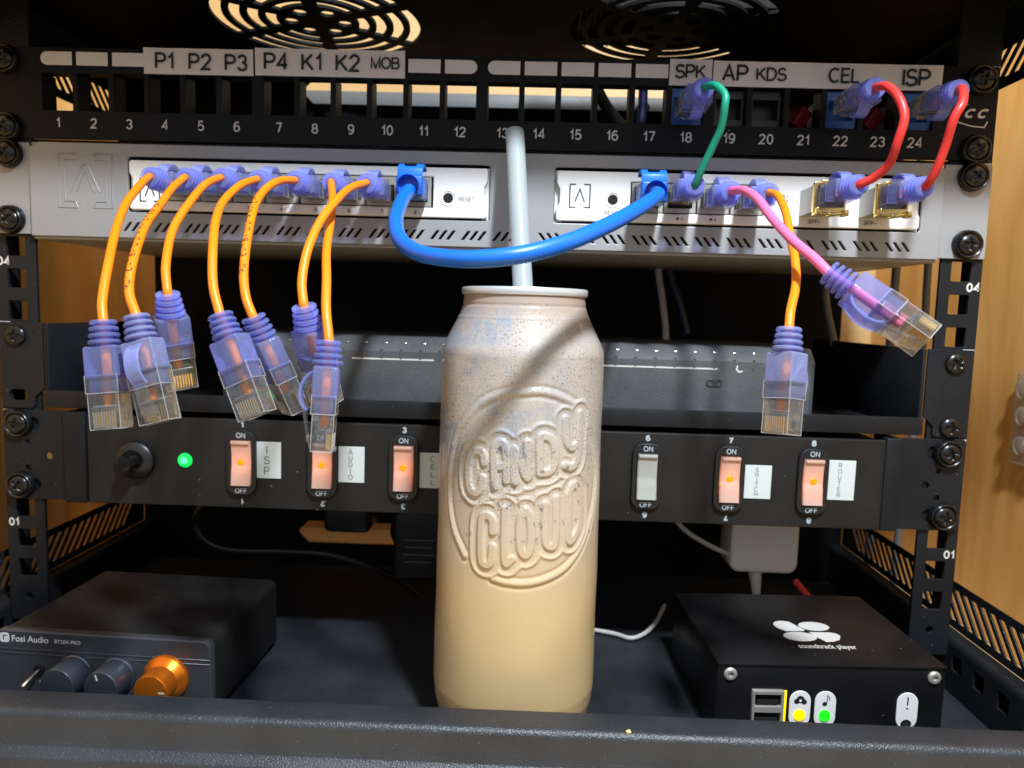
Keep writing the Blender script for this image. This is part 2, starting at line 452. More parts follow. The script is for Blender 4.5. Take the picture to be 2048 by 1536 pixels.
def tube(bm, path, r, seg=14, caps=True, mat4=None):
    path = [Vector(p) for p in path]
    T, N = frames(path)
    t = bmesh.new()
    rings = []
    for i, p in enumerate(path):
        rr = r[i] if isinstance(r, (list, tuple)) else r
        b = T[i].cross(N[i])
        rings.append([t.verts.new(p + (N[i] * math.cos(2 * math.pi * k / seg) + b * math.sin(2 * math.pi * k / seg)) * rr) for k in range(seg)])
    for a, b in zip(rings[:-1], rings[1:]):
        for k in range(seg):
            j = (k + 1) % seg
            t.faces.new((a[k], a[j], b[j], b[k]))
    if caps:
        t.faces.new(rings[0][::-1]); t.faces.new(rings[-1])
    bmesh.ops.recalc_face_normals(t, faces=t.faces)
    merge(bm, t, mat4)

def strip(bm, path, w, th, side, mat4=None):
    """a flat band of width w (along side) and thickness th swept along a path"""
    path = [Vector(p) for p in path]
    T, _ = frames(path)
    side = Vector(side)
    t = bmesh.new()
    rings = []
    for i, p in enumerate(path):
        n = T[i].cross(side).normalized()
        rings.append([t.verts.new(p + side * a * w / 2 + n * b * th / 2) for a, b in ((-1, -1), (1, -1), (1, 1), (-1, 1))])
    for a, b in zip(rings[:-1], rings[1:]):
        for k in range(4):
            j = (k + 1) % 4
            t.faces.new((a[k], a[j], b[j], b[k]))
    t.faces.new(rings[0][::-1]); t.faces.new(rings[-1])
    bmesh.ops.recalc_face_normals(t, faces=t.faces)
    bmesh.ops.bevel(t, geom=list(t.edges), offset=min(th, w) * 0.18, segments=1, affect='EDGES')
    merge(bm, t, mat4)

def rrect(cx, cy, w, h, r=0.0, n=5):
    if r <= 0: return [(cx - w / 2, cy - h / 2), (cx + w / 2, cy - h / 2), (cx + w / 2, cy + h / 2), (cx - w / 2, cy + h / 2)]
    pts = []
    for sx, sy, a0 in ((1, -1, -90), (1, 1, 0), (-1, 1, 90), (-1, -1, 180)):
        for k in range(n + 1):
            a = math.radians(a0 + 90 * k / n)
            pts.append((cx + sx * (w / 2 - r) + r * math.cos(a), cy + sy * (h / 2 - r) + r * math.sin(a)))
    return pts

def circle(cx, cy, r, n=24): return [(cx + r * math.cos(2 * math.pi * k / n), cy + r * math.sin(2 * math.pi * k / n)) for k in range(n)]

PL = {'xz': lambda o: Matrix(((1, 0, 0, 0), (0, 0, -1, o), (0, 1, 0, 0), (0, 0, 0, 1))),
      'yz': lambda o: Matrix(((0, 0, 1, o), (1, 0, 0, 0), (0, 1, 0, 0), (0, 0, 0, 1))),
      'xy': lambda o: Matrix(((1, 0, 0, 0), (0, 1, 0, 0), (0, 0, 1, o), (0, 0, 0, 1)))}

def plate(bm, outer, holes, t, plane, off, bev=0.0, mat4=None):
    """sheet with cut-outs; off = middle of its thickness on the third axis"""
    cu = bpy.data.curves.new('tmp', 'CURVE')
    cu.dimensions = '2D'; cu.fill_mode = 'BOTH'
    cu.extrude = max(t / 2 - bev, 0.0); cu.bevel_depth = bev; cu.offset = -bev; cu.bevel_resolution = 1
    for loop in [outer] + list(holes):
        s = cu.splines.new('POLY')
        s.points.add(len(loop) - 1)
        for k, (a, b) in enumerate(loop): s.points[k].co = (a, b, 0, 1)
        s.use_cyclic_u = True
    ob = bpy.data.objects.new('tmp', cu)
    me = bpy.data.meshes.new_from_object(ob)
    mm = PL[plane](off)
    me.transform((mat4 @ mm) if mat4 is not None else mm)
    bm.from_mesh(me)
    bpy.data.meshes.remove(me); bpy.data.objects.remove(ob); bpy.data.curves.remove(cu)

def font_text(bm, s, size, mat4, bold=0.0, shear=0.0, thick=0.02):
    cu = bpy.data.curves.new('tmp', 'FONT')
    cu.body = s; cu.size = size; cu.align_x = 'CENTER'; cu.align_y = 'CENTER'; cu.offset = bold; cu.shear = shear; cu.extrude = thick
    ob = bpy.data.objects.new('tmp', cu)
    me = bpy.data.meshes.new_from_object(ob)
    me.transform(mat4)
    bm.from_mesh(me)
    bpy.data.meshes.remove(me); bpy.data.objects.remove(ob); bpy.data.curves.remove(cu)

# ---- stroke lettering (grotesque capitals and figures) ----
def arc(cx, cy, rx, ry, a0, a1, n=12):
    return [(cx + rx * math.cos(math.radians(a0 + (a1 - a0) * k / n)), cy + ry * math.sin(math.radians(a0 + (a1 - a0) * k / n))) for k in range(n + 1)]
G = {
 'A': (.66, [[(0, 0), (.33, 1), (.66, 0)], [(.11, .33), (.55, .33)]]),
 'B': (.58, [[(.3, .53), (0, .53)], [(0, 0), (0, 1), (.3, 1)] + arc(.30, .765, .23, .235, 90, -90) + arc(.32, .265, .26, .265, 90, -90) + [(0, 0)]]),
 'C': (.68, [arc(.36, .5, .36, .5, 48, 312, 20)]),
 'D': (.64, [[(0, 0), (0, 1), (.26, 1)] + arc(.26, .5, .38, .5, 90, -90, 16) + [(0, 0)]]),
 'E': (.52, [[(.50, 1), (0, 1), (0, 0), (.52, 0)], [(0, .53), (.46, .53)]]),
 'F': (.48, [[(.48, 1), (0, 1), (0, 0)], [(0, .52), (.42, .52)]]),
 'G': (.7, [arc(.36, .5, .36, .5, 48, 330, 20) + [(.68, .45), (.4, .45)]]),
 'H': (.58, [[(0, 0), (0, 1)], [(.58, 0), (.58, 1)], [(0, .52), (.58, .52)]]),
 'I': (.0, [[(0, 0), (0, 1)]]),
 'K': (.6, [[(0, 0), (0, 1)], [(.56, 1), (0, .36)], [(.2, .58), (.6, 0)]]),
 'L': (.48, [[(0, 1), (0, 0), (.48, 0)]]),
 'M': (.7, [[(0, 0), (0, 1), (.35, .02), (.7, 1), (.7, 0)]]),
 'N': (.58, [[(0, 0), (0, 1), (.58, 0), (.58, 1)]]),
 'O': (.74, [arc(.37, .5, .37, .5, 0, 360, 28)]),
 'P': (.56, [[(0, 0), (0, 1), (.30, 1)] + arc(.30, .735, .26, .265, 90, -90) + [(0, .47)]]),
 'R': (.6, [[(0, 0), (0, 1), (.32, 1)] + arc(.32, .745, .25, .255, 90, -90) + [(0, .49)], [(.33, .49), (.58, 0)]]),
 'S': (.58, [arc(.29, .745, .25, .255, 20, 250, 12) + arc(.28, .265, .30, .265, 75, -165, 12)]),
 'T': (.58, [[(0, 1), (.58, 1)], [(.29, 1), (.29, 0)]]),
 'U': (.58, [[(0, 1), (0, .3)] + arc(.29, .3, .29, .3, 180, 360) + [(.58, 1)]]),
 'W': (.9, [[(0, 1), (.22, 0), (.45, .98), (.68, 0), (.9, 1)]]),
 'Y': (.64, [[(0, 1), (.32, .42), (.64, 1)], [(.32, .42), (.32, 0)]]),
 'X': (.6, [[(0, 0), (.6, 1)], [(.6, 0), (0, 1)]]),
 '0': (.5, [arc(.25, .5, .25, .5, 0, 360, 24)]),
 '1': (.26, [[(0, .74), (.13, .80), (.24, 1), (.24, 0)]]),
 '2': (.5, [arc(.25, .73, .24, .27, 175, -35, 14) + [(0, 0), (.51, 0)]]),
 '3': (.5, [arc(.24, .745, .22, .255, 165, -90, 12), arc(.24, .265, .26, .265, 90, -165, 14)]),
 '4': (.54, [[(.4, 0), (.4, 1), (0, .28), (.54, .28)]]),
 '5': (.52, [[(.47, 1), (.10, 1), (.04, .50)] + arc(.25, .31, .26, .31, 140, -150, 16)]),
 '6': (.5, [arc(.25, .31, .25, .31, 0, 360, 20), arc(.30, .5, .30, .5, 60, 185, 10)]),
 '7': (.5, [[(0, 1), (.5, 1), (.2, 0)]]),
 '8': (.52, [arc(.26, .75, .22, .25, 0, 360, 18), arc(.26, .26, .26, .26, 0, 360, 18)]),
 '9': (.5, [arc(.25, .69, .25, .31, 0, 360, 20), arc(.20, .5, .30, .5, 5, -120, 10)]),
 '+': (.4, [[(0, .4), (.4, .4)], [(.2, .2), (.2, .6)]]),
 '/': (.4, [[(0, 0), (.4, 1)]]),
 '.': (.05, [[(0, 0), (0, .12)]]),
 '-': (.3, [[(0, .4), (.3, .4)]]),
 '!': (.0, [[(0, .3), (0, 1)], [(0, 0), (0, .12)]]),
 ' ': (.3, []),
}
def ribbon(bm, pts, w, fn, k):
    P = [Vector(p) for p in pts]
    closed = (P[0] - P[-1]).length < 1e-4 and len(P) > 3
    if closed: P = P[:-1]
    n = len(P)
    L = []
    for i in range(n):
        if closed: a, b = P[i - 1], P[(i + 1) % n]
        else: a, b = P[max(i - 1, 0)], P[min(i + 1, n - 1)]
        d1 = (P[i] - a) if (P[i] - a).length > 1e-9 else (b - P[i])
        d2 = (b - P[i]) if (b - P[i]).length > 1e-9 else (P[i] - a)
        d1 = d1.normalized(); d2 = d2.normalized()
        n1 = Vector((-d1.y, d1.x)); n2 = Vector((-d2.y, d2.x))
        nn = n1 + n2
        nn = n1 if nn.length < 1e-6 else nn.normalized()
        q = max(nn.dot(n1), 0.42)
        L.append((P[i] + nn * (w / 2 / q), P[i] - nn * (w / 2 / q)))
    vs = [(bm.verts.new(fn(a.x, a.y, k)), bm.verts.new(fn(b.x, b.y, k))) for a, b in L]
    for i in range(n if closed else n - 1):
        j = (i + 1) % n
        bm.faces.new((vs[i][0], vs[i][1], vs[j][1], vs[j][0]))

def text_width(s, h, gap=0.24):
    return (sum(G[c][0] for c in s) + gap * (len(s) - 1)) * h

def letters(bm, s, cx, cy, h, fn, weight=0.14, gap=0.24, stretch=1.0):
    x = cx - text_width(s, h, gap) * stretch / 2
    k = 0
    for ch in s:
        wd, strokes = G[ch]
        for st in strokes:
            ribbon(bm, [(x + a * h * stretch, cy + (weight / 2 + b * (1 - weight)) * h - h / 2) for a, b in st], weight * h, fn, k)
            k += 1
        x += (wd + gap) * h * stretch

def on_xz(y, flip=False):
    if flip: return lambda a, b, k: (a, y - 0.004 * (k % 7), b)
    return lambda a, b, k: (a, y - 0.004 * (k % 7), b)

# ------------------------------------------------------------------ object helpers
def link(o):
    COL.objects.link(o)
    return o

def thing(name, label, cat, loc, group=None):
    o = bpy.data.objects.new(name, None)
    o.location = Vector(loc) * S
    o.empty_display_size = 0.01
    link(o)
    tag(o, label, cat, group)
    return o

def tag(o, label, cat, group=None, kind=None):
    if label: o['label'] = label
    if cat: o['category'] = cat
    if group: o['group'] = group
    if kind: o['kind'] = kind

def finish(bm, name, mat, mat4=None, angle=38, weld=False):
    if weld: bmesh.ops.remove_doubles(bm, verts=bm.verts, dist=1e-4)
    me = bpy.data.meshes.new(name)
    bm.to_mesh(me); bm.free()
    if mat4 is not None: me.transform(mat4)
    me.transform(Matrix.Scale(S, 4))
    me.materials.append(M[mat] if isinstance(mat, str) else mat)
    if angle:
        me.polygons.foreach_set('use_smooth', [True] * len(me.polygons))
        me.set_sharp_from_angle(angle=math.radians(angle))
    return me

def root_of(o):
    while o.parent: o = o.parent
    return o

def put(me, name, parent=None, world=None, label=None):
    o = bpy.data.objects.new(name, me)
    link(o)
    w = world if world is not None else Matrix.Identity(4)
    if parent is not None:
        o.parent = parent
        o.matrix_parent_inverse = PW(parent).inverted()
    o.matrix_basis = w
    if label: o['label'] = label
    return o

_pw = {}
def PW(o):
    """world matrix without a depsgraph update"""
    b = o.matrix_basis.copy() if o.type != 'EMPTY' or o.parent else Matrix.LocRotScale(o.location, o.rotation_euler, o.scale)
    return (PW(o.parent) @ o.matrix_parent_inverse @ b) if o.parent else b

def part(bm, name, mat, parent, mat4=None, angle=38, label=None):
    return put(finish(bm, name, mat, mat4, angle), name, parent, None, label)

def MW(x, y, z, rot=None):
    mm = Matrix.Translation(Vector((x, y, z)) * S)
    return mm @ rot.to_4x4() if rot is not None else mm

U = 44.45
HOLE = (6.35, 22.225, 38.1)

# ------------------------------------------------------------------ the setting: plywood box round the rack
def wall(name, x0, x1, y0, y1, z0, z1, mat):
    bm = bm_new(); box(bm, x0, x1, y0, y1, z0, z1)
    o = put(finish(bm, name, mat), name); o['kind'] = 'structure'
    return o
wall('wall_back', -348, 348, 300, 318, -60, 640, 'wood_back')
wall('wall_right', 330, 348, -140, 299, -60, 640, 'wood')
wall('wall_left', -318, -300, -140, 299, -60, 640, 'wood')
wall('floor', -348, 348, -420, 330, -80, -60.5, 'wood_back')

# ------------------------------------------------------------------ the rack
rack = thing('server_rack', 'black open equipment rack with slotted sides, holding all the devices', 'rack', (0, 0, -42))
for sx in (-1, 1):
    bm = bm_new()
    cx = sx * 232.55
    holes = []
    for u in range(6):
        for hz in HOLE: holes.append(rrect(cx, u * U + hz, 9.5, 9.5, 0.6, 2))
    holes.append(circle(cx, -9, 1.9))
    plate(bm, [(cx - 9, -22), (cx + 9, -22), (cx + 10, -20), (cx + 10, 301), (cx - 10, 301), (cx - 10, -20)], holes, 2.0, 'xz', 1.0, 0.25)
    box(bm, *sorted((sx * 242.5, sx * 240.6)), 2.05, 14.5, -22, 301, 0.3)
    rail = part(bm, 'rail', 'rack', rack)
    for u in range(1, 7):
        bm = bm_new()
        letters(bm, '0%d' % u, sx * 238.9, (u - 1) * U + 30.6, 4.4, on_xz(-0.06), 0.2, 0.26)
        part(bm, 'lettering', 'print', rail, angle=0)
        bm = bm_new()
        plate(bm, rrect(sx * 239.4, u * U + 0.1, 5.6, 0.9, 0.2, 2), [], 0.05, 'xz', -0.05)
        part(bm, 'printed_line', 'print', rail, angle=0)

# roof with two round fan grilles
bm = bm_new()
holes = []
for fx in (-97.0, 97.5):
    fy = 55.0
    holes += [circle(fx + 14.5 * math.cos(math.radians(a)), fy + 14.5 * math.sin(math.radians(a)), 4.0, 14) for a in (5, 65, 125, 185, 245, 305)]
    for r0, r1, shift in ((22.2, 27.6, 0), (31.6, 37.0, 0), (41.0, 46.4, 0), (50.2, 55.8, 0)):
        for k in range(6):
            a0 = 36 + 60 * k; gap = 190.0 / r0
            rm, rr = (r0 + r1) / 2, (r1 - r0) / 2
            A0, A1 = a0 + gap, a0 + 60 - gap
            loop = [(fx + r1 * math.cos(math.radians(A0 + (A1 - A0) * i / 10)), fy + r1 * math.sin(math.radians(A0 + (A1 - A0) * i / 10))) for i in range(11)]
            loop += [(fx + r0 * math.cos(math.radians(A1 + (A0 - A1) * i / 10)), fy + r0 * math.sin(math.radians(A1 + (A0 - A1) * i / 10))) for i in range(11)]
            holes.append(loop)
plate(bm, [(-251.2, -96), (251.2, -96), (251.2, 150), (-251.2, 150)], holes, 1.6, 'xy', 302)
part(bm, 'roof_panel', 'dark', rack)

# slotted side panels, top and bottom, and the base tray
def slot(y, z0, z1, lean, w):
    return [(y - w / 2, z0), (y + w / 2, z0), (y + w / 2 + lean, z1), (y - w / 2 + lean, z1)]
for sx in (-1, 1):
    bm = bm_new()
    X = sx * 252
    plate(bm, [(-103, -12.5), (150, -12.5), (150, 11.5), (-103, 11.5)], [slot(y, -8.6, 7.6, 14.6, 4.2) for y in np.arange(-98, 128, 7.35)], 0.8, 'yz', X, 0.1)
    part(bm, 'side_panel', 'rack', rack)
    bm = bm_new()
    plate(bm, [(-96, 261.5), (150, 261.5), (150, 303), (-96, 303)], [slot(y, 266.5, 280.0, -12.2, 4.2) for y in np.arange(-70, 142, 7.35)], 0.8, 'yz', X, 0.1)
    part(bm, 'side_panel', 'rack', rack)
    bm = bm_new()
    # ledge and lower inner wall with square holes
    prof = [(243, -41), (243, -16)] + [(246.5 - 3.5 * math.cos(math.radians(a)), -16 + 3.5 * math.sin(math.radians(a))) for a in (15, 30, 45, 60, 75, 90)] + [(251.2, -12.5)]
    t = bmesh.new()
    rows = [[t.verts.new((sx * px, yy, pz)) for px, pz in prof[1:]] for yy in (-103, 150)]
    for k in range(len(rows[0]) - 1): t.faces.new((rows[0][k], rows[0][k + 1], rows[1][k + 1], rows[1][k]))
    bmesh.ops.recalc_face_normals(t, faces=t.faces)
    merge(bm, t)
    sq = [rrect(y, -23.5, 8.4, 8.6, 0.4, 2) for y in (-62, -43.5, -25.5, -7.5, 10.5, 28.5, 46.5, 64.5, 82.5, 100.5, 118.5)]
    plate(bm, [(-103, -41), (150, -41), (150, -16.0), (-103, -16.0)], sq, 1.4, 'yz', sx * 243.7)
    box(bm, *sorted((sx * 249.5, sx * 250.3)), -100, 148, -40, -14.5)
    part(bm, 'side_rail', 'rack', rack)
bm = bm_new()
box(bm, -242.9, 242.9, -92, 149, -41.6, -40.0)
floor_part = part(bm, 'tray_floor', 'lip', rack)
# folded front edge of the tray
bm = bm_new()
prof = [(-92, -40.5), (-92, -9.2), (-92.4, -8.2), (-93.2, -7.9), (-102.2, -8.6)]
prof += [(-102.4 - 3.2 * math.sin(math.radians(a)), -11.8 + 3.2 * math.cos(math.radians(a))) for a in (10, 25, 40, 55, 70, 82)]
prof += [(-106.0, -19.6)]
prof += [(-106.1 - 2.6 * math.sin(math.radians(90 - a)) * 0 - 0.9 * (a / 60), -19.6 - 1.6 * (a / 30)) for a in (15, 30, 45)]
prof += [(-108.4 - 2.4 * math.sin(math.radians(a)), -24.6 + 2.4 * math.cos(math.radians(a)) - 0.8) for a in (35, 55, 75)]
prof += [(-111.2, -40), (-111.2, -58)]
t = bmesh.new()
xs = np.linspace(-256, 256, 3)
rows = [[t.verts.new((x, py, pz)) for py, pz in prof] for x in xs]
for a, b in zip(rows[:-1], rows[1:]):
    for k in range(len(prof) - 1): t.faces.new((a[k], b[k], b[k + 1], a[k + 1]))
bmesh.ops.recalc_face_normals(t, faces=t.faces)
merge(bm, t)
part(bm, 'front_edge', 'lip', rack, angle=60)
# rear panel with two long chamfered openings
bm = bm_new()
def oct_(x0, x1, z0, z1, c): return [(x0 + c, z0), (x1 - c, z0), (x1, z0 + c), (x1, z1 - c), (x1 - c, z1), (x0 + c, z1), (x0, z1 - c), (x0, z0 + c)]
plate(bm, [(-251, -41), (251, -41), (251, 45), (240, 55), (240, 200), (264, 210), (264, 301.1), (-264, 301.1), (-264, 210), (-240, 200), (-240, 55), (-251, 45)], [oct_(-136, 136, 283.5, 300, 8), oct_(-138, -14, -25, -9, 7)], 1.6, 'xz', 150.8)
part(bm, 'rear_panel', 'dark', rack)

# ------------------------------------------------------------------ screws (shared meshes)
def screw_mesh(rad=5.0, dome=2.6):
    bm = bm_new()
    nr, na = 15, 48
    t = bmesh.new()
    rings = []
    for i in range(nr + 1):
        r = rad * i / nr
        ring = []
        for k in range(na if i else 1):
            a = 2 * math.pi * k / na
            x, z = r * math.cos(a), r * math.sin(a)
            y = -dome * math.sqrt(max(1 - (r / (rad * 1.06)) ** 2, 0)) - 0.6
            arm = min(abs(x), abs(z)); far = max(abs(x), abs(z))
            d = max(0.0, min(1.0, (0.95 - arm) / 0.45)) * max(0.0, min(1.0, (rad * 0.62 - far) / 0.5))
            y += 1.7 * d * (1 - 0.45 * far / (rad * 0.62))
            ring.append(t.verts.new((x, y, z)))
        rings.append(ring)
    low = [t.verts.new((rad * math.cos(2 * math.pi * k / na), 0.4, rad * math.sin(2 * math.pi * k / na))) for k in range(na)]
    rings.append(low)
    for a, b in zip(rings[:-1], rings[1:]):
        for k in range(na):
            j = (k + 1) % na
            if len(a) == 1: t.faces.new((a[0], b[j], b[k]))
            else: t.faces.new((a[k], a[j], b[j], b[k]))
    bmesh.ops.recalc_face_normals(t, faces=t.faces)
    merge(bm, t)
    return finish(bm, 'screw', 'screw', angle=50)
SCREW = screw_mesh()
bm = bm_new()
lathe(bm, [(4.6, 1.5), (5.4, 3.0), (6.1, 3.3), (6.6, 2.9), (7.0, 0.4), (7.0, -0.2), (4.6, -0.2)], axis='-y', seg=48, close=True)
WASHER = finish(bm, 'washer', 'screw', angle=45)

def screw(parent, x, y, z, washer=True, turn=None):
    rot = Matrix.Rotation(math.radians(random.uniform(0, 90) if turn is None else turn), 4, 'Y')
    s = put(SCREW, 'screw', parent, MW(x, y - (1.4 if washer else 0), z) @ rot)
    if washer: put(WASHER, 'washer', s, MW(x, y, z))
    return s

# ------------------------------------------------------------------ patch panel
def port_x(n): return (n - 12.5) * 17.549 + 2.959 * ((n - 1) // 6 - 1.5) - 1.69
pp = thing('patch_bay', 'black 24 port patch panel with white numbers and paper labels above its openings', 'patch panel', (0, 0, 222.6))
bm = bm_new()
plate(bm, rrect(0, 245.0, 482.6, 43.0, 0.8, 2), [rrect(port_x(n), 245.8, 14.9, 17.6, 0.5, 2) for n in range(1, 25)] + [rrect(sx * 232.55, zz, 9, 6, 3, 4) for sx in (-1, 1) for zz in (228.6, 260.35)], 1.5, 'xz', -0.85, 0.2)
for n in range(1, 25):
    for dx in (-8.1, 8.1):
        box(bm, port_x(n) + dx - 0.55, port_x(n) + dx + 0.55, 0.0, 9.5, 236.5, 255.2)
box(bm, -216, 216, 0.0, 12, 234.3, 236.2); box(bm, -216, 216, 0.0, 8, 255.4, 257.2)
box(bm, -222, 222, -0.05, 30, 221.9, 223.4, 0.3); box(bm, -222, 222, -0.05, 30, 265.0, 266.4, 0.3)
part(bm, 'faceplate', 'panel', pp)
bm = bm_new()
for n in range(1, 25):
    x = port_x(n); w, h = 15.4, 6.3
    if n % 12 == 1:
        pts = [(x + w / 2, 258.2), (x + w / 2, 264.5)] + arc(x - w / 2 + 3.15, 261.35, 3.15, 3.15, 90, 270, 10)
    elif n % 12 == 0:
        pts = [(x - w / 2, 264.5), (x - w / 2, 258.2)] + arc(x + w / 2 - 3.15, 261.35, 3.15, 3.15, -90, 90, 10)
    else: pts = rrect(x, 261.35, w, h)
    plate(bm, pts, [], 0.06, 'xz', -1.66)
part(bm, 'write_on_strip', 'tape', pp, angle=0)
bm = bm_new()
for n in range(1, 25):
    letters(bm, str(n), port_x(n), 231.2, 4.9, on_xz(-1.67), 0.145, 0.26)
part(bm, 'lettering', 'print', pp, angle=0)
# maker's mark at the right-hand end
bm = bm_new()
for k, x in enumerate((223.2, 229.2, 235.2)):
    fn = lambda a, b, kk: (a + (b - 245) * 0.45, -1.68 - 0.004 * kk, b)
    ch = 'ICC'[k]
    letters(bm, ch, x, 245.2, 4.4, fn, 0.24, stretch=1.25)
ribbon(bm, [(220.5, 242.6), (224, 241.0), (230, 239.4), (236.2, 238.9), (237.6, 241.6)], 0.6, on_xz(-1.68), 0)
ribbon(bm, [(221.5, 249.6), (224.5, 250.2), (228, 249.0)], 0.4, on_xz(-1.68), 0)
part(bm, 'logo', 'print', pp, angle=0)
for (x0, x1, z0, z1, words) in (
        (-164.8, -111.7, 254.9, 267.0, (('P1', -154.6, 260.9, 7.9), ('P2', -137.4, 260.8, 7.9), ('P3', -119.9, 260.7, 7.9))),
        (-110.8, -38.7, 255.3, 267.9, (('P4', -100.6, 261.7, 8.2), ('K1', -83.5, 261.7, 8.2), ('K2', -66.1, 261.7, 8.2), ('MOB', -48.1, 262.0, 5.6))),
        (87.0, 106.9, 254.9, 266.9, (('SPK', 96.8, 261.2, 6.7),)),
        (107.5, 214.5, 254.9, 266.5, (('AP', 117.8, 260.9, 7.9), ('KDS', 134.8, 260.7, 6.3), ('CEL', 168.8, 260.9, 7.0), ('ISP', 202.4, 260.6, 8.2)))):
    bm = bm_new()
    nx = 24
    t = bmesh.new()
    rowsv = [[t.verts.new((x0 + (x1 - x0) * i / nx, -2.0 - 0.12 * math.sin(i * 0.9) - (0.5 if i in (0, nx) and b else 0), z)) for i in range(nx + 1)] for b, z in ((0, z0), (1, z1))]
    for i in range(nx): t.faces.new((rowsv[0][i], rowsv[0][i + 1], rowsv[1][i + 1], rowsv[1][i]))
    ex = bmesh.ops.extrude_face_region(t, geom=list(t.faces))
    for v in ex['geom']:
        if isinstance(v, bmesh.types.BMVert): v.co.y -= 0.12
    bmesh.ops.recalc_face_normals(t, faces=t.faces)
    merge(bm, t)
    st = part(bm, 'label_sticker', 'tape', pp, angle=30)
    bm = bm_new()
    for w, cx, cz, h in words: letters(bm, w, cx, cz, h, on_xz(-2.75), 0.145, 0.20 if len(w) < 3 else 0.16)
    part(bm, 'lettering', 'ink', st, angle=0)
# jacks clipped into the openings
for n in (18, 22, 24):
    bm = bm_new()
    x = port_x(n)
    plate(bm, rrect(x, 245.8, 14.6, 17.2), [rrect(x, 245.6, 11.9, 9.0)], 8.0, 'xz', 4.5, 0.2)
    box(bm, x - 7.2, x + 7.2, 9, 24, 239, 253)
    part(bm, 'jack', 'jack', pp, label='blue network jack')
for n in (19, 20):
    bm = bm_new()
    x = port_x(n)
    plate(bm, rrect(x, 245.8, 14.6, 17.2), [rrect(x, 245.6, 11.9, 9.5)], 8.0, 'xz', 6.5, 0.2)
    box(bm, x - 7.2, x + 7.2, 11, 26, 239, 253)
    part(bm, 'jack', 'plastic', pp, label='black network jack')
for n in (21, 23):
    bm = bm_new()
    x = port_x(n)
    rot = Matrix.Translation((x + 3.2, 15, 246.0)) @ Matrix.Rotation(math.radians(32), 4, 'Y') @ Matrix.Rotation(math.radians(18), 4, 'Z')
    box(bm, -3.2, 3.2, -4, 12, -6.0, 4.0, 0.6, 2, rot)
    part(bm, 'jack', 'jack_red', pp, label='red jack set back in its opening')
for sx in (-1, 1):
    for zz in (228.6, 260.35): screw(pp, sx * 232.55, -1.6, zz)

# ------------------------------------------------------------------ grey bracket with two white devices
br = thing('rack_mount_bracket', 'grey metal rack mount bracket framing the two white devices', 'bracket', (0, 0, 177))
bm = bm_new()
def notch(x0, x1, z0, z1, d=2.2):
    zm = (z0 + z1) / 2
    return [(x0 + 1, z0), (x1 - 1, z0), (x1, z0 + 1), (x1, zm - 6), (x1 + d, zm - 3), (x1 + d, zm + 3), (x1, zm + 6), (x1, z1 - 1), (x1 - 1, z1), (x0 + 1, z1), (x0, z1 - 1), (x0, zm + 6), (x0 - d, zm + 3), (x0 - d, zm - 3), (x0, zm - 6), (x0, z0 + 1)]
vents = []
def vent(x, lean): return [(x - 0.75, 179.9), (x + 0.75, 179.9), (x + 0.75 + lean, 184.2), (x - 0.75 + lean, 184.2)]
x = -175.5
while x < 6:
    for k in range(3): vents.append(vent(x + 3.9 * k, 3.2))
    x += 15.1
x = 31.0
while x < 206:
    for k in range(3): vents.append(vent(x + 3.9 * k, -3.2))
    x += 15.1
plate(bm, [(-221.8, 176.6), (219.0, 176.6), (219.0, 219.0), (214, 221.6), (-217, 221.6), (-221.8, 219.0)], [rrect(-84.85, 202.35, 176.6, 26.4, 1.5, 3), rrect(121.9, 202.35, 175.0, 26.4, 1.5, 3)] + vents, 1.8, 'xz', -2.6, 0.35)
box(bm, -221.6, 218.8, -1.65, 120, 175.2, 176.9, 0.2)
box(bm, -221.6, 218.8, -1.65, 120, 220.6, 221.7, 0.2)
part(bm, 'front_frame', 'grey', br)
bm = bm_new()
box(bm, -220, 217, 4.5, 5.5, 178, 220)
part(bm, 'inner_back', 'hole', br)
for x0, x1 in ((-242.0, -222.4), (219.7, 242.0)):
    bm = bm_new()
    plate(bm, rrect((x0 + x1) / 2, 199.4, x1 - x0, 44.0, 0.8, 2), [], 1.6, 'xz', -1.0, 0.25)
    part(bm, 'mounting_ear', 'grey', br)
bm = bm_new()
def bracket_logo(bm, cx, cz, w, h, t, fn, tip=0.30):
    ribbon(bm, [(cx - w / 2 + w * tip, cz + h / 2), (cx - w / 2, cz + h / 2), (cx - w / 2, cz - h / 2), (cx - w / 2 + w * tip, cz - h / 2)], t, fn, 0)
    ribbon(bm, [(cx + w / 2 - w * tip, cz + h / 2), (cx + w / 2, cz + h / 2), (cx + w / 2, cz - h / 2), (cx + w / 2 - w * tip, cz - h / 2)], t, fn, 1)
    ribbon(bm, [(cx - w * 0.24, cz - h * 0.27), (cx, cz + h * 0.29), (cx + w * 0.24, cz - h * 0.27)], t, fn, 2)
# embossed mark: raised channel outlines
for r_, pts in ((0.42, [(-198.6, 216.2), (-207.4, 216.2), (-207.4, 190.6), (-198.2, 190.6)]), (0.42, [(-189.6, 216.2), (-181.0, 216.2), (-181.0, 190.6), (-190.4, 190.6)]),
                (0.42, [(-199.6, 213.4), (-204.4, 213.4), (-204.4, 193.6), (-199.2, 193.6), (-198.2, 190.6)]), (0.42, [(-189.6, 216.2), (-188.6, 213.4), (-184.0, 213.4), (-184.0, 193.6), (-189.0, 193.6), (-190.4, 190.6)]),
                (0.42, [(-201.6, 198.2), (-195.4, 211.2), (-193.2, 211.2), (-187.2, 198.2)]), (0.42, [(-198.8, 198.2), (-194.3, 208.2), (-189.9, 198.2)])):
    tube(bm, [(a, -3.45, b) for a, b in pts], r_, 8)
part(bm, 'embossed_logo', 'grey', br)
for x_ in (-232.55, 232.55):
    for zz in (184.15, 215.9): screw(br, x_, -1.9, zz)

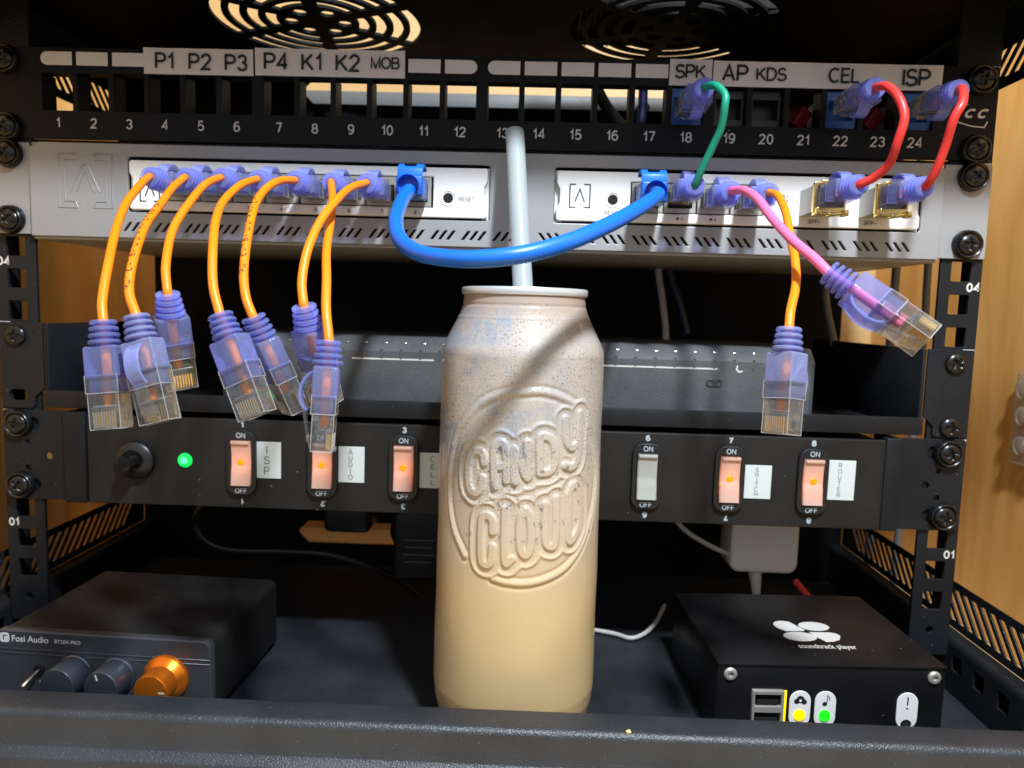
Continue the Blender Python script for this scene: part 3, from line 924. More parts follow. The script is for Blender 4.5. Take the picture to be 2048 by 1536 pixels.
def white_device(name, label, x0, x1, z0, z1):
    d = thing(name, label, 'network device', ((x0 + x1) / 2, 0, z0), 'white network devices in the grey bracket')
    return d
YF = -4.8
def rj_port(parent, x, z=202.0):
    bm = bm_new()
    plate(bm, rrect(x, z, 15.0, 13.6), [[(x - 5.9, z - 4.6), (x + 5.9, z - 4.6), (x + 5.9, z + 3.0), (x + 3, z + 3.0), (x + 3, z + 5.0), (x - 3, z + 5.0), (x - 3, z + 3.0), (x - 5.9, z + 3.0)]], 9.0, 'xz', YF + 4.7, 0.15)
    p = part(bm, 'port', 'nickel', parent)
    bm = bm_new(); box(bm, x - 6.3, x + 6.3, YF + 8.0, YF + 8.6, z - 5.5, z + 5.5)
    part(bm, 'socket_back', 'hole', p)

def device_face(d, x0, x1, z0, z1, cut):
    bm = bm_new()
    plate(bm, notch(x0, x1, z0, z1, -1.5), [cut], 3.4, 'xz', YF + 1.7, 0.7)
    for xa, xb in ((x0 - 0.8, x0 + 3), (x1 - 3, x1 + 0.8)): box(bm, xa, xb, -1.2, 4, z0 - 0.5, z1 + 0.6)
    part(bm, 'case', 'white', d)

left_x = [-145.0, -129.5, -113.5, -97.5, -80.6, -64.5, -48.6, -32.4]
dl = white_device('network_switch', 'white network switch full of orange cables on the left of the bracket', -172, 2.3, 190, 213.2)
device_face(dl, -172, 2.3, 190.2, 213.8, rrect(-88.7, 202.0, 129.6, 14.4))
for x in left_x: rj_port(dl, x)
bm = bm_new()
for k, x in enumerate(left_x):
    letters(bm, str(k + 1), x, 192.3, 1.9, on_xz(YF - 0.06), 0.17)
    if k < 4: ribbon(bm, [(x + 1.9, 193.1), (x + 1.3, 192.3), (x + 1.9, 192.3), (x + 1.3, 191.5)], 0.22, on_xz(YF - 0.06), 0)
letters(bm, 'RESET', -7.6, 199.0, 2.0, on_xz(YF - 0.06), 0.15, 0.22)
part(bm, 'lettering', 'grey_ink', dl, angle=0)
bm = bm_new(); bracket_logo(bm, -161.8, 199.6, 9.4, 10.6, 0.62, on_xz(YF - 0.06))
part(bm, 'logo', 'ink', dl, angle=0)
def reset_button(d, x, z):
    bm = bm_new(); lathe(bm, [(3.9, 0.0), (3.9, 0.35), (3.5, 0.55), (2.7, 0.1), (2.4, -0.2)], (x, YF + 0.1, z), '-y', 32)
    b = part(bm, 'reset_button', 'white', d)
    bm = bm_new(); lathe(bm, [(0, 0.0), (2.45, 0.0)], (x, YF - 0.03, z), '-y', 28)
    part(bm, 'button_well', 'hole', b)
reset_button(dl, -16.6, 199.4)

right_x = [79.0, 94.6, 110.4, 126.3]
dr = white_device('network_router', 'white network router with two gold modules on the right of the bracket', 35.4, 208.2, 190, 213.6)
device_face(dr, 35.5, 208.2, 190.2, 213.8, rrect(102.7, 202.0, 63.6, 14.4))
for x in right_x: rj_port(dr, x)
bm = bm_new()
for x in right_x[1:3]:
    plate(bm, circle(x - 0.9, 194.4 - 1.9, 0.75, 14), [], 0.04, 'xz', YF - 0.05)
    ribbon(bm, [(x + 1.5, 193.5), (x + 0.8, 192.5), (x + 1.5, 192.5), (x + 0.8, 191.5)], 0.25, on_xz(YF - 0.06), 0)
letters(bm, 'RESET', 62.6, 194.3, 2.1, on_xz(YF - 0.06), 0.15, 0.22)
letters(bm, 'LINK/', 142.6, 204.2, 2.0, on_xz(YF - 0.06), 0.14, 0.22)
letters(bm, 'ACT', 143.4, 201.6, 2.0, on_xz(YF - 0.06), 0.14, 0.22)
letters(bm, 'SFP+', 158.6, 192.7, 2.0, on_xz(YF - 0.06), 0.2, 0.24)
letters(bm, 'SFP+', 184.8, 192.7, 2.0, on_xz(YF - 0.06), 0.2, 0.24)
letters(bm, '2.5G', 199.6, 198.6, 2.0, on_xz(YF - 0.06), 0.15, 0.22)
part(bm, 'lettering', 'grey_ink', dr, angle=0)
bm = bm_new(); bracket_logo(bm, 46.6, 202.0, 9.6, 10.8, 0.62, on_xz(YF - 0.06))
part(bm, 'logo', 'ink', dr, angle=0)
reset_button(dr, 62.4, 200.6)

for x, lab in ((158.0, 'gold edged copper module beside the LINK lettering'), (186.0, 'gold edged copper module nearest the right end')):
    sf = thing('transceiver_module', lab, 'module', (x, -5, 195), 'gold edged modules in the router')
    bm = bm_new()
    box(bm, x - 6.8, x + 6.8, -20.5, 8, 195.0, 207.0, 0.35)
    part(bm, 'module_case', 'nickel', sf)
    bm = bm_new()
    plate(bm, rrect(x, 201.3, 14.4, 13.6, 0.5, 2), [rrect(x + 0.4, 201.8, 11.6, 9.6)], 3.0, 'xz', -22.1, 0.3)
    box(bm, x - 6.9, x + 7.6, -25.5, -20.5, 193.2, 194.6, 0.3)
    box(bm, x - 6.8, x - 5.2, -27.0, -21, 193.4, 196.4, 0.3)
    box(bm, x - 1.6, x + 1.8, -27.2, -22, 192.6, 194.0, 0.3)
    box(bm, x + 5.4, x + 7.4, -27.0, -22, 192.8, 195.6, 0.3)
    box(bm, x - 4, x + 4, -24.2, -21, 207.4, 208.8, 0.3)
    part(bm, 'gold_collar', 'gold', sf)

# ------------------------------------------------------------------ network cables
def plug_parts():
    """local frame: z from the cable entry to the plug tip, latch towards +y"""
    out = {}
    bm = bm_new()
    for k in range(4):
        z = 0.2 + k * 2.35; r = 4.5 + 0.32 * k
        lathe(bm, [(2.0, z), (r - 0.4, z), (r, z + 0.35), (r, z + 1.15), (r - 0.4, z + 1.5), (2.0, z + 1.5)], (0, 0, 0), 'z', 20)
    lathe(bm, [(1.9, 0.3), (2.7, 0.4), (2.9, 9.6), (1.9, 9.6)], (0, 0, 0), 'z', 20)
    box(bm, -6.2, 6.2, -4.4, 4.4, 9.4, 21.0, 1.0, 3)
    box(bm, -5.2, 5.2, -3.2, 3.2, 20.2, 27.0, 0.5)
    hump = [(0, 4.1, 11.5), (0, 6.0, 12.6), (0, 7.7, 15.0), (0, 8.6, 18.2), (0, 8.4, 21.4), (0, 7.2, 24.0), (0, 5.8, 25.2)]
    strip(bm, spline(hump, 4), 5.4, 1.1, (1, 0, 0))
    out['boot'] = bm
    bm = bm_new()
    box(bm, -5.85, 5.85, -3.9, 3.6, 26.0, 39.2, 0.45)
    box(bm, -6.15, 6.15, -4.3, 4.2, 19.6, 26.3, 0.35)
    box(bm, -4.6, 4.6, -1.6, 1.4, 30.2, 31.6, 0.2)
    box(bm, -5.2, 5.2, -3.0, -1.0, 31.2, 37.6, 0.2)
    box(bm, -3.6, 3.6, -4.6, -3.9, 37.6, 39.2, 0.2)
    strip(bm, spline([(0, 3.4, 38.6), (0, 4.6, 36.5), (0, 5.6, 32.0), (0, 6.6, 27.0), (0, 7.0, 24.8)], 4), 5.0, 0.9, (1, 0, 0))
    box(bm, -3.1, 3.1, 3.6, 5.4, 33.6, 36.4, 0.3)
    out['plug'] = bm
    bm = bm_new()
    for k in range(8):
        x = (k - 3.5) * 1.02
        box(bm, x - 0.24, x + 0.24, -3.8, -1.4, 33.0, 38.4)
    out['contact_strip'] = bm
    return out
PP = plug_parts()
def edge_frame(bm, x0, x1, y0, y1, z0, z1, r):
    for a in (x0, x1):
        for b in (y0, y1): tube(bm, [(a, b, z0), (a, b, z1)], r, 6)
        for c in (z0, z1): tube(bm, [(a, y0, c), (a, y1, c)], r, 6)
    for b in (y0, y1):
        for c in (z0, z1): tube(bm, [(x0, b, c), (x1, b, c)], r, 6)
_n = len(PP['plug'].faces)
edge_frame(PP['plug'], -5.75, 5.75, -3.8, 3.5, 26.3, 39.1, 0.10)  # thin pale tubes drawn as edge highlights
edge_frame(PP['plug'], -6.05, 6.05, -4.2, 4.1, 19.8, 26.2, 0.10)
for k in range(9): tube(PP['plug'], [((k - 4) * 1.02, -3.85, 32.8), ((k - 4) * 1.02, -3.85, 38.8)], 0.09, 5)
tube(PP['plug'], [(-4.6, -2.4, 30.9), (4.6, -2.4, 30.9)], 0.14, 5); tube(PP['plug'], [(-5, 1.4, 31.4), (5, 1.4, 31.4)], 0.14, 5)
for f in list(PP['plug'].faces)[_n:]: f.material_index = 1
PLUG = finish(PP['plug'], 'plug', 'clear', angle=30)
PLUG.materials.append(M['edge_glint'])
CONTACT = finish(PP['contact_strip'], 'contact_strip', 'gold', angle=30)
BOOT = finish(PP['boot'], 'boot', 'boot', angle=35)
BOOT_FROST = BOOT.copy(); BOOT_FROST.materials.clear(); BOOT_FROST.materials.append(M['boot_frost'])

def aim(origin, axis, latch, k=1.0):
    z = Vector(axis).normalized()
    y = Vector(latch); y = (y - z * y.dot(z)).normalized()
    x = y.cross(z)
    mm = Matrix.Identity(4)
    for i in range(3): mm[i][0], mm[i][1], mm[i][2] = x[i] * k, y[i] * k, z[i] * k
    mm[0][3], mm[1][3], mm[2][3] = origin[0] * S, origin[1] * S, origin[2] * S
    return mm

def add_plug(root, origin, axis, latch, frost=False, k=1.0, contacts=True):
    k *= 0.95
    w = aim(origin, axis, latch, k)
    put(BOOT_FROST if frost else BOOT, 'boot', root, w)
    p = put(PLUG, 'plug', root, w)
    if contacts: put(CONTACT, 'contact_strip', p, w)

def marks_along(path, text, r, h, start, facing, side=1):
    """printing on the jacket: letters run along the cable and wrap round its front"""
    bm = bm_new()
    path = [Vector(p) for p in path]
    d = [0.0]
    for a, b in zip(path[:-1], path[1:]): d.append(d[-1] + (b - a).length)
    def at(s):
        s = max(0.0, min(s, d[-1] - 1e-3))
        i = max(k for k in range(len(d)) if d[k] <= s)
        i = min(i, len(path) - 2)
        t = (s - d[i]) / (d[i + 1] - d[i])
        return path[i].lerp(path[i + 1], t), (path[min(i + 2, len(path) - 1)] - path[max(i - 1, 0)]).normalized()
    def fn(a, b, k):
        p, tan = at(start + a * side)
        n = Vector(facing); n = (n - tan * n.dot(tan)).normalized()
        q = tan.cross(n) * side
        ang = -b / r
        return p + (n * math.cos(ang) + q * math.sin(-ang) * -1) * (r + 0.05 + 0.004 * (k % 5))
    letters(bm, text, text_width(text, h, 0.34) / 2, 0, h, fn, 0.17, 0.34)
    return bm

def cable(name, label, group, pts, r, mat, first, last, k=1.0, frost=False, printing=None, name_cat='cable'):
    """first / last: (axis, latch) of the plug at each end"""
    mid = pts[len(pts) // 2]
    root = thing(name, label, name_cat, mid, group)
    a0 = Vector(first[0]).normalized(); a1 = Vector(last[0]).normalized()
    P0, P1 = Vector(pts[0]), Vector(pts[-1])
    jit = random.Random(len(label)); pts = [Vector(pts[0])] + [Vector(p_) + Vector((jit.uniform(-.5, .5), jit.uniform(-.5, .5), jit.uniform(-.4, .4))) for p_ in pts[1:-1]] + [Vector(pts[-1])]
    core = spline(pts, 9)
    path = [P0 + a0 * 22, P0 + a0 * 14, P0 + a0 * 6] + core + [P1 + a1 * 5, P1 + a1 * 12, P1 + a1 * 22, P1 + a1 * 29.5]
    bm = bm_new(); tube(bm, path, r, 16)
    j = part(bm, 'jacket', mat, root)
    add_plug(root, P0, a0, first[1], False, k)
    add_plug(root, P1, a1, last[1], frost, k)
    if printing:
        text, h, s0, side = printing
        part(marks_along(core, text, r, h, s0, (0.0, -0.85, 0.5), side), 'lettering', 'ink', j, angle=0)
    return root

IN = (0, 1, 0); LUP = (0, 0, 1)
def hang(a, b): return tuple(Vector(b) - Vector(a))
ZP = 202.0
OG = 'orange patch cables plugged into the left white switch'
O1 = [(-144.6, -38, 200.6), (-142.4, -50.0, 194.5), (-139.1, -66.0, 185.4), (-133.3, -85.0, 172.5), (-126.8, -102.0, 158.5), (-122.5, -113.0, 146.0), (-120.9, -116.0, 139.3)]
O2 = [(-129.0, -38, 200.6), (-127.5, -52.0, 193.3), (-125.3, -68.0, 184.4), (-121.6, -86.0, 173.7), (-116.6, -104.0, 160.4), (-113.3, -113.0, 149.7), (-108.9, -117.0, 141.3)]
O3 = [(-113.2, -38, 200.9), (-113.7, -52.0, 194.9), (-114.1, -66.0, 185.0), (-113.5, -80.0, 173.6), (-109.7, -95.0, 159.4), (-106.5, -100.0, 149.4)]
O4 = [(-97.0, -38, 200.6), (-98.8, -52.0, 195.2), (-98.6, -68.0, 187.1), (-95.0, -85.0, 177.2), (-89.9, -100.0, 165.0), (-85.2, -110.0, 152.3), (-81.5, -114.0, 142.4)]
O5 = [(-80.4, -38, 200.6), (-82.6, -50.0, 198.4), (-84.6, -62.0, 192.7), (-84.6, -74.0, 184.6), (-81.8, -88.0, 171.7), (-78.4, -100.0, 158.2), (-75.6, -106.0, 149.2), (-72.5, -108.0, 142.0)]
O6 = [(-64.3, -38, 200.2), (-58.9, -56.0, 189.9), (-55.1, -72.0, 179.9), (-51.0, -90.0, 166.8), (-47.8, -104.0, 155.3), (-45.1, -113.0, 144.8), (-42.8, -118.0, 134.8)]
O7 = [(-48.8, -38, 200.2), (-51.6, -55.0, 195.3), (-52.1, -78.0, 185.8), (-54.0, -90.0, 176.8), (-55.6, -100.0, 165.9), (-55.4, -106.0, 155.0), (-53.9, -110.0, 146.3)]
O8 = [(126.3, -38, 200.4), (127.3, -46.0, 197.4), (127.0, -58.0, 189.2), (124.9, -72.0, 176.8), (123.5, -82.0, 168.4), (120.5, -92.0, 158.7), (116.2, -102.0, 149.5), (114.5, -106.0, 143.4)]
spec = [
 (O1, (-116.9, -119.0, 102.3), (0.05, 1, 0), False, None, 'orange patch cable farthest left, dangling over the green lamp side of the power strip'),
 (O2, (-99.4, -121.0, 106.2), (-0.1, -1, 0), True, ('RUN CAT.6A U/UTP PATCH CONFO', 2.3, 93, -1), 'printed orange patch cable second from left, its sparkling plug latch facing front'),
 (O3, (-107.9, -88.0, 114.5), (-0.55, 0.8, 0), False, None, 'short orange patch cable with the highest plug, third from left'),
 (O4, (-67.1, -118.0, 108.2), (0.25, 1, 0), False, None, 'orange patch cable whose tilted plug shows gold contacts above the first rocker switch'),
 (O5, (-60.2, -100.0, 108.4), (-0.8, -0.6, 0), False, ('RUN CAT.6A U/UTP PATCH', 2.3, 80, -1), 'printed orange patch cable fifth from left with its plug partly behind its neighbours'),
 (O6, (-43.8, -122.0, 100.1), (-0.97, -0.18, 0), False, None, 'straight orange patch cable with the lowest plug, ending over the AUDIO switch'),
 (O7, (-49.3, -98.0, 111.8), (0.5, 0.85, 0), False, None, 'orange patch cable crossing in front of another and hanging just left of it'),
]
for pts, tip, latch, frost, pr_, lab in spec:
    cable('patch_cable', lab, OG, pts, 1.60, 'orange', (IN, LUP), (hang(pts[-1], tip), latch), 1.0, frost, pr_)
cable('patch_cable', 'single orange patch cable hanging from the right white router', None, O8, 1.60, 'orange', (IN, LUP), (hang(O8[-1], (112.1, -112.0, 106.0)), (0.85, 0.5, 0)), 1.0, True)
PK = [(110.3, -37, 200.9), (112.8, -48.0, 199.4), (114.1, -62.0, 193.3), (116.0, -76.0, 184.1), (119.2, -90.0, 175.3), (123.1, -100.0, 168.0), (126.3, -106.0, 162.9)]
cable('patch_cable', 'pink patch cable sticking out to the right with a clear loose plug', None, PK, 1.8, 'pink', (IN, LUP), (hang(PK[-1], (153.9, -120.0, 140.7)), (-0.45, -0.5, -0.7)), 1.04)
GR = [(96.2, -38, 243.8), (98.2, -47.0, 241.4), (100.7, -52.0, 236.5), (101.3, -53.0, 231.3), (100.5, -50.0, 224.1), (98.7, -46.0, 217.9), (95.6, -41.0, 208.0), (94.2, -38.0, 203.0)]
cable('patch_cable', 'green patch cable joining the SPK jack to the white router', None, GR, 1.6, 'green', (IN, (0, 0, -1)), (IN, LUP))
R1 = [(166.6, -42.0, 244.0), (166.0, -54.0, 241.0), (166.8, -62.0, 234.5), (167.6, -65.0, 225.5), (167.6, -63.0, 216.5), (167.2, -57.0, 209.4), (164.3, -52.0, 205.2), (160.2, -48.0, 203.0)]
cable('patch_cable', 'red patch cable from the CEL jack to the left gold module', 'red patch cables at the right end', R1, 1.75, 'red', ((0.08, 1, 0.05), (0, 0, -1)), ((-0.05, 1, -0.02), LUP))
R2 = [(200.4, -43.0, 243.4), (196.0, -53.0, 240.2), (192.0, -60.0, 233.3), (189.6, -60.5, 226.5), (188.9, -57.0, 217.8), (188.2, -53.0, 209.7), (188.0, -50.0, 205.3), (187.8, -47.0, 203.0)]
cable('patch_cable', 'red patch cable from the ISP jack to the right gold module', 'red patch cables at the right end', R2, 1.75, 'red', ((0.10, 1, 0.05), (0, 0, -1)), ((-0.05, 1, -0.02), LUP))

# thick blue cable with solid boots
BL = [(-31.9, -27.0, 199.0), (-32.6, -40.0, 192.6), (-31.1, -62.0, 181.8), (-25.4, -84.0, 172.1), (-16.2, -100.0, 166.1), (-4.9, -112.0, 163.6), (7.5, -119.0, 163.1), (22.3, -119.0, 165.1), (37.3, -110.0, 170.4), (52.5, -92.0, 178.7), (66.2, -70.0, 188.0), (76.4, -48.0, 196.2), (79.0, -30.0, 200.2)]
root = thing('patch_cable', 'thick blue cable looping in front of the straw between the two white devices', 'cable', BL[6])
bm = bm_new(); tube(bm, [(-31.9, -12, 201.5)] + spline(BL, 9) + [(79.0, -12, 201.5)], 3.0, 20)
part(bm, 'jacket', 'blue', root)
for x in (-32.2, 79.0):
    bm = bm_new()
    box(bm, x - 6.2, x + 6.2, -24.5, -8, 197.2, 206.6, 1.2, 3)
    lathe(bm, [(3.2, 0), (4.6, 0.4), (5.0, 4.5)], (x, -24.2, 201.0), '-y', 24)
    part(bm, 'boot', 'blue_dark', root)
    bm = bm_new()
    strip(bm, spline([(x, -22.5, 206.9), (x, -21.5, 209.5), (x, -18.5, 211.8), (x, -13, 212.4), (x, -9, 211.0)], 4), 11.6, 1.1, (1, 0, 0))
    box(bm, x - 5.8, x + 5.8, -23.2, -22.0, 204.5, 209.6, 0.4)
    lt = part(bm, 'latch_cover', 'blue', root)
    bm = bm_new()
    box(bm, x - 2.7, x + 2.7, -21.6, -17.6, 211.6, 212.5, 0.2)
    part(bm, 'latch_slot', 'hole', lt)
    bm = bm_new(); box(bm, x - 5.7, x + 5.7, -8, 3, 198, 205, 0.3)
    part(bm, 'plug', 'clear', root)

# ------------------------------------------------------------------ shelf with a dark network box
sh = thing('rack_shelf', 'black rack shelf with folded front carrying the charcoal box', 'shelf', (0, 0, 89.5))
for sx in (-1, 1):
    bm = bm_new()
    pts = [(sx * 219.4, 100.5), (sx * 224.5, 96.0), (sx * 224.5, 92.0), (sx * 226, 90.4), (sx * 241.2, 90.4), (sx * 241.2, 133.6), (sx * 219.4, 133.6)]
    plate(bm, pts, [rrect(sx * 232.8, 97.0, 9.5, 5.6, 2.7, 4)] if sx < 0 else [], 1.6, 'xz', -0.95, 0.25)
    box(bm, *sorted((sx * 219.4, sx * 217.8)), 0.0, 140, 91.6, 133.4, 0.3)
    part(bm, 'side_bracket', 'rack', sh)
    screw(sh, sx * 232.55, -1.6, 127.0, False)
    if sx > 0: screw(sh, sx * 232.55, -1.6, 95.25, False)
bm = bm_new()
box(bm, -219.3, 219.3, -0.2, 140, 91.6, 93.0)
box(bm, -219.5, 219.6, -1.9, -0.25, 91.0, 99.8, 0.45)
part(bm, 'shelf_plate', 'rack', sh)
nb = thing('network_box', 'charcoal textured network box with a row of small slots along its top edge', 'network device', (18, 15, 93))
bm = bm_new()
prof = [(15.4, 93.2), (15.0, 98.0), (15.0, 123.6), (15.6, 124.6), (21.5, 130.0), (23.5, 130.8), (128, 130.8), (128, 93.2)]
t = bmesh.new()
rws = [[t.verts.new((x, py, pz)) for py, pz in prof] for x in (-136.5, -133.5, 169.5, 172.5)]
for i in (0, 3):
    for v in rws[i]:
        v.co.y += 3.0 if v.co.y < 30 else 0
for a, b in zip(rws[:-1], rws[1:]):
    for k in range(len(prof)): t.faces.new((a[k], a[(k + 1) % len(prof)], b[(k + 1) % len(prof)], b[k]))
t.faces.new(rws[0]); t.faces.new(rws[-1][::-1])
bmesh.ops.recalc_face_normals(t, faces=t.faces)
merge(bm, t)
part(bm, 'case', 'netbox', nb, angle=30)
bm = bm_new()
for k in range(-9, 22):
    x = -21.0 + 10.12 * k - 0.6
    if -128 < x < 163:
        plate(bm, rrect(x, 122.2, 1.6, 5.2, 0.8, 4), [rrect(x, 122.2, 0.9, 4.4, 0.45, 3)], 0.3, 'xz', 14.95)
part(bm, 'slot_row', 'netbox', nb)
bm = bm_new()
for k in range(-9, 22):
    x = -21.0 + 10.12 * k - 0.6
    if -128 < x < 163:
        rot = Matrix.Translation((x + 1.2, 18.9, 127.9)) @ Matrix.Rotation(math.radians(-42), 4, 'X')
        box(bm, -1.1, 1.1, -0.4, 0.4, -0.5, 0.5, 0.3, 2, rot)
part(bm, 'slot_glint', 'steel', nb)  # small bright bits painting the light caught on the slot lips
bm = bm_new()
for x0, x1 in ((-67.4, -24.5), (20, 122.0)):
    plate(bm, rrect((x0 + x1) / 2, 119.6, x1 - x0, 0.8, 0.3, 2), [], 0.06, 'xz', 14.9)
ribbon(bm, [(132.0, 121.6), (131.6, 119.6), (133.0, 118.4), (134.8, 118.8)], 0.8, on_xz(14.9), 0)
part(bm, 'printed_line', 'print', nb, angle=0)
bm = bm_new()
plate(bm, rrect(120.5, 112.4, 8.4, 4.0, 1.9, 4), [rrect(118.6, 112.4, 2.4, 2.2, 1.0, 4), circle(123.0, 112.4, 1.1, 12)], 0.6, 'xz', 14.7, 0.1)
part(bm, 'button_bezel', 'amp_face', nb)

# ------------------------------------------------------------------ power strip with rocker switches
ps = thing('power_strip', 'black rack power strip with lit rocker switches and little white stickers', 'power strip', (0, 0, 44))
bm = bm_new()
plate(bm, rrect(2.3, 65.6, 399.0, 45.2, 0.8, 3), [], 3.0, 'xz', -2.0, 0.5)
box(bm, -196, 200.5, -0.45, 42, 44.0, 87.2)
part(bm, 'body', 'strip', ps)
for sx in (-1, 1):
    bm = bm_new()
    x0, x1 = (-241.5, -209.0) if sx < 0 else (209.2, 241.5)
    cx = sx * 232.55
    holes = [circle(-218.3 if sx < 0 else 223.3, 66.0, 1.9, 16)]
    for zz, d in ((82.55, -1), (50.8, 1)):
        holes.append(rrect(cx - sx * 5.5, zz, 8.5, 6.4, 3.1, 5))
    holes.append(circle(cx - sx * 3.5, 73.2, 1.3, 12)); holes.append(circle(cx - sx * 3.2, 59.6, 1.6, 12))
    plate(bm, rrect((x0 + x1) / 2, 66.4, x1 - x0, 46.0, 2.0, 4), holes, 1.6, 'xz', -0.95, 0.25)
    y0, y1 = (-209.0, -197.8) if sx < 0 else (201.4, 209.2)
    box(bm, y0, y1, -4.6, 10, 42.9, 89.4, 0.8, 3)
    part(bm, 'mounting_ear', 'rack', ps)
    for zz in (82.55, 50.8): screw(ps, cx, -1.9, zz)
# breaker button with knurled ring
bm = bm_new()
lathe(bm, [(9.4, -0.3), (9.4, 3.0), (8.6, 3.8), (5.6, 4.6), (5.4, 3.4), (0, 3.4)], (-171.8, -3.5, 66.2), '-y', 48)
for k in range(40):
    a = 2 * math.pi * k / 40
    rot = Matrix.Translation((-171.8 + 9.4 * math.cos(a), -5.0, 66.2 + 9.4 * math.sin(a))) @ Matrix.Rotation(-a, 4, 'Y')
    box(bm, -0.35, 0.35, -1.5, 1.5, -0.32, 0.32, 0.0, 1, rot)
bk = part(bm, 'breaker', 'plastic', ps)
bm = bm_new()
lathe(bm, [(4.3, 0), (4.1, 8.2), (3.5, 9.4), (0, 9.7)], (-171.8, -6.5, 66.2), '-y', 36)
part(bm, 'push_button', 'screw', bk)
bm = bm_new()
lathe(bm, [(3.7, 0), (3.5, 0.8), (2.4, 1.5), (0, 1.8)], (-147.2, -3.5, 66.6), '-y', 28)
gl = part(bm, 'green_lamp', 'led_green', ps, label='round green indicator lamp')
bm = bm_new()
lathe(bm, [(1.9, 1.5), (1.5, 1.75), (0.8, 1.95), (0, 2.0)], (-147.2, -3.5, 66.6), '-y', 24)
part(bm, 'lamp_core', 'led_core', gl)
# rockers
def rocker_mesh(mat):
    bm = bm_new()
    n = 12
    t = bmesh.new()
    rowsr = []
    for i in range(n + 1):
        z = -11.3 + 22.6 * i / n
        y = -2.4 - 1.7 * (z / 11.3) ** 2 * 0.6 - (0.5 if z < -2 else 0.0)
        rowsr.append([t.verts.new((x, yy, z)) for x, yy in ((-4.9, 1.5), (-4.9, y + 0.5), (-4.4, y), (4.4, y), (4.9, y + 0.5), (4.9, 1.5))])
    for a, b in zip(rowsr[:-1], rowsr[1:]):
        for k in range(5): t.faces.new((a[k], a[k + 1], b[k + 1], b[k]))
    t.faces.new(rowsr[0]); t.faces.new(rowsr[-1][::-1])
    bmesh.ops.recalc_face_normals(t, faces=t.faces)
    merge(bm, t)
    box(bm, -4.6, 4.6, -4.2, -2.0, 9.6, 11.2, 0.4)
    return finish(bm, 'rocker', mat, angle=30)
ROCK_LIT, ROCK_OFF = rocker_mesh('rocker_lit'), rocker_mesh('rocker_off')
bm = bm_new()
lathe(bm, [(1.75, 0), (1.5, 0.18), (0.8, 0.34), (0, 0.4)], (0, -2.55, 0.4), '-y', 20)
NEON = finish(bm, 'neon_lamp', 'neon')
bm = bm_new()
plate(bm, rrect(0, 0, 15.0, 33.2, 5.4, 6), [rrect(0, -0.2, 10.4, 23.6, 1.0, 3)], 2.2, 'xz', -1.1, 0.5)
BEZ = finish(bm, 'bezel', 'plastic')
bm = bm_new()
letters(bm, 'ON', 0, 14.0, 2.7, lambda a, b, k: (a, -2.28 - 0.004 * k, b), 0.16, 0.26)
letters(bm, 'OFF', 0, -14.2, 2.6, lambda a, b, k: (a, -2.28 - 0.004 * k, b), 0.16, 0.24)
SWTEXT = finish(bm, 'lettering', 'blue_print', angle=0)
sw_x = {1: -118.0, 2: -77.2, 3: -36.3, 6: 84.9, 7: 125.6, 8: 166.5}
for n, x in sw_x.items():
    b = put(BEZ, 'switch_bezel', ps, MW(x, -3.5, 66.6))
    put(ROCK_OFF if n == 6 else ROCK_LIT, 'rocker', b, MW(x, -3.5, 66.6), 'unlit grey rocker' if n == 6 else 'rocker glowing orange at its centre')
    if n != 6: put(NEON, 'neon_lamp', b, MW(x, -3.5, 66.6))
    put(SWTEXT, 'lettering', b, MW(x, -3.5, 66.6))
for n, x in sw_x.items():
    bm = bm_new()
    letters(bm, str(n), x, 85.6, 3.1, on_xz(-3.56), 0.26, 0.2)
    part(bm, 'lettering', 'blue_print', ps, angle=0)
    bm = bm_new()
    letters(bm, str(n), 0, 0, 3.1, lambda a, b, k, x=x: (x - a, -3.56 - 0.004 * k, 46.6 - b), 0.26, 0.2)
    part(bm, 'lettering', 'blue_print', ps, angle=0)
for word, x0, x1, z0, z1, h in (('ISP', -111.8, -98.4, 58.8, 77.4, 4.2), ('AUDIO', -69.3, -56.2, 58.1, 76.4, 2.7), ('CELL', -28.4, -14.5, 56.6, 74.6, 3.0), ('SWITCH', 132.9, 146.6, 56.9, 73.8, 2.3), ('ROUTER', 173.2, 187.6, 57.6, 77.6, 2.4)):
    bm = bm_new()
    box(bm, x0, x1, -3.9, -3.52, z0, z1, 0.1, 1)
    st = part(bm, 'label_sticker', 'sticker', ps, label='white sticker reading ' + word)
    bm = bm_new()
    n = len(word); pitch = (z1 - z0 - 2.2) / n
    for k, ch in enumerate(word):
        letters(bm, ch, (x0 + x1) / 2 - 0.4, z1 - 1.1 - pitch * (k + 0.5), h if ch != 'I' else h, on_xz(-3.96), 0.12)
    part(bm, 'lettering', 'grey_ink', st, angle=0)

# ------------------------------------------------------------------ amplifier (bottom left)
AM = Matrix.Translation((-158, -56.5, 0)) @ Matrix.Rotation(math.radians(-2.5), 4, 'Z')
am = thing('amplifier', 'small black audio amplifier with two grey knobs and one orange knob', 'amplifier', (-158, -56, -40))
bm = bm_new()
plate(bm, rrect(-2.5, -20.2, 98.6, 36.6, 4.0, 6), [], 72, 'xz', 39.5, 0.8)
for dx in (-38, 38):
    for dy in (12, 68): lathe(bm, [(4, -39.9), (4, -38.2)], (dx, dy, 0), 'z', 16)
part(bm, 'case', 'amp', am, AM)
bm = bm_new()
plate(bm, rrect(-2.5, -20.2, 100.0, 37.6, 4.0, 6), [], 4.6, 'xz', 1.6, 0.7)
fp = part(bm, 'faceplate', 'amp_face', am, AM)
bm = bm_new()
for z in (-10.0, -12.0):
    box(bm, -52.2, 47.2, -1.0, -0.6, z - 0.25, z + 0.25, 0.12, 1)
part(bm, 'trim_line', 'amp_face', fp, AM)
YA = -0.78
bm = bm_new()
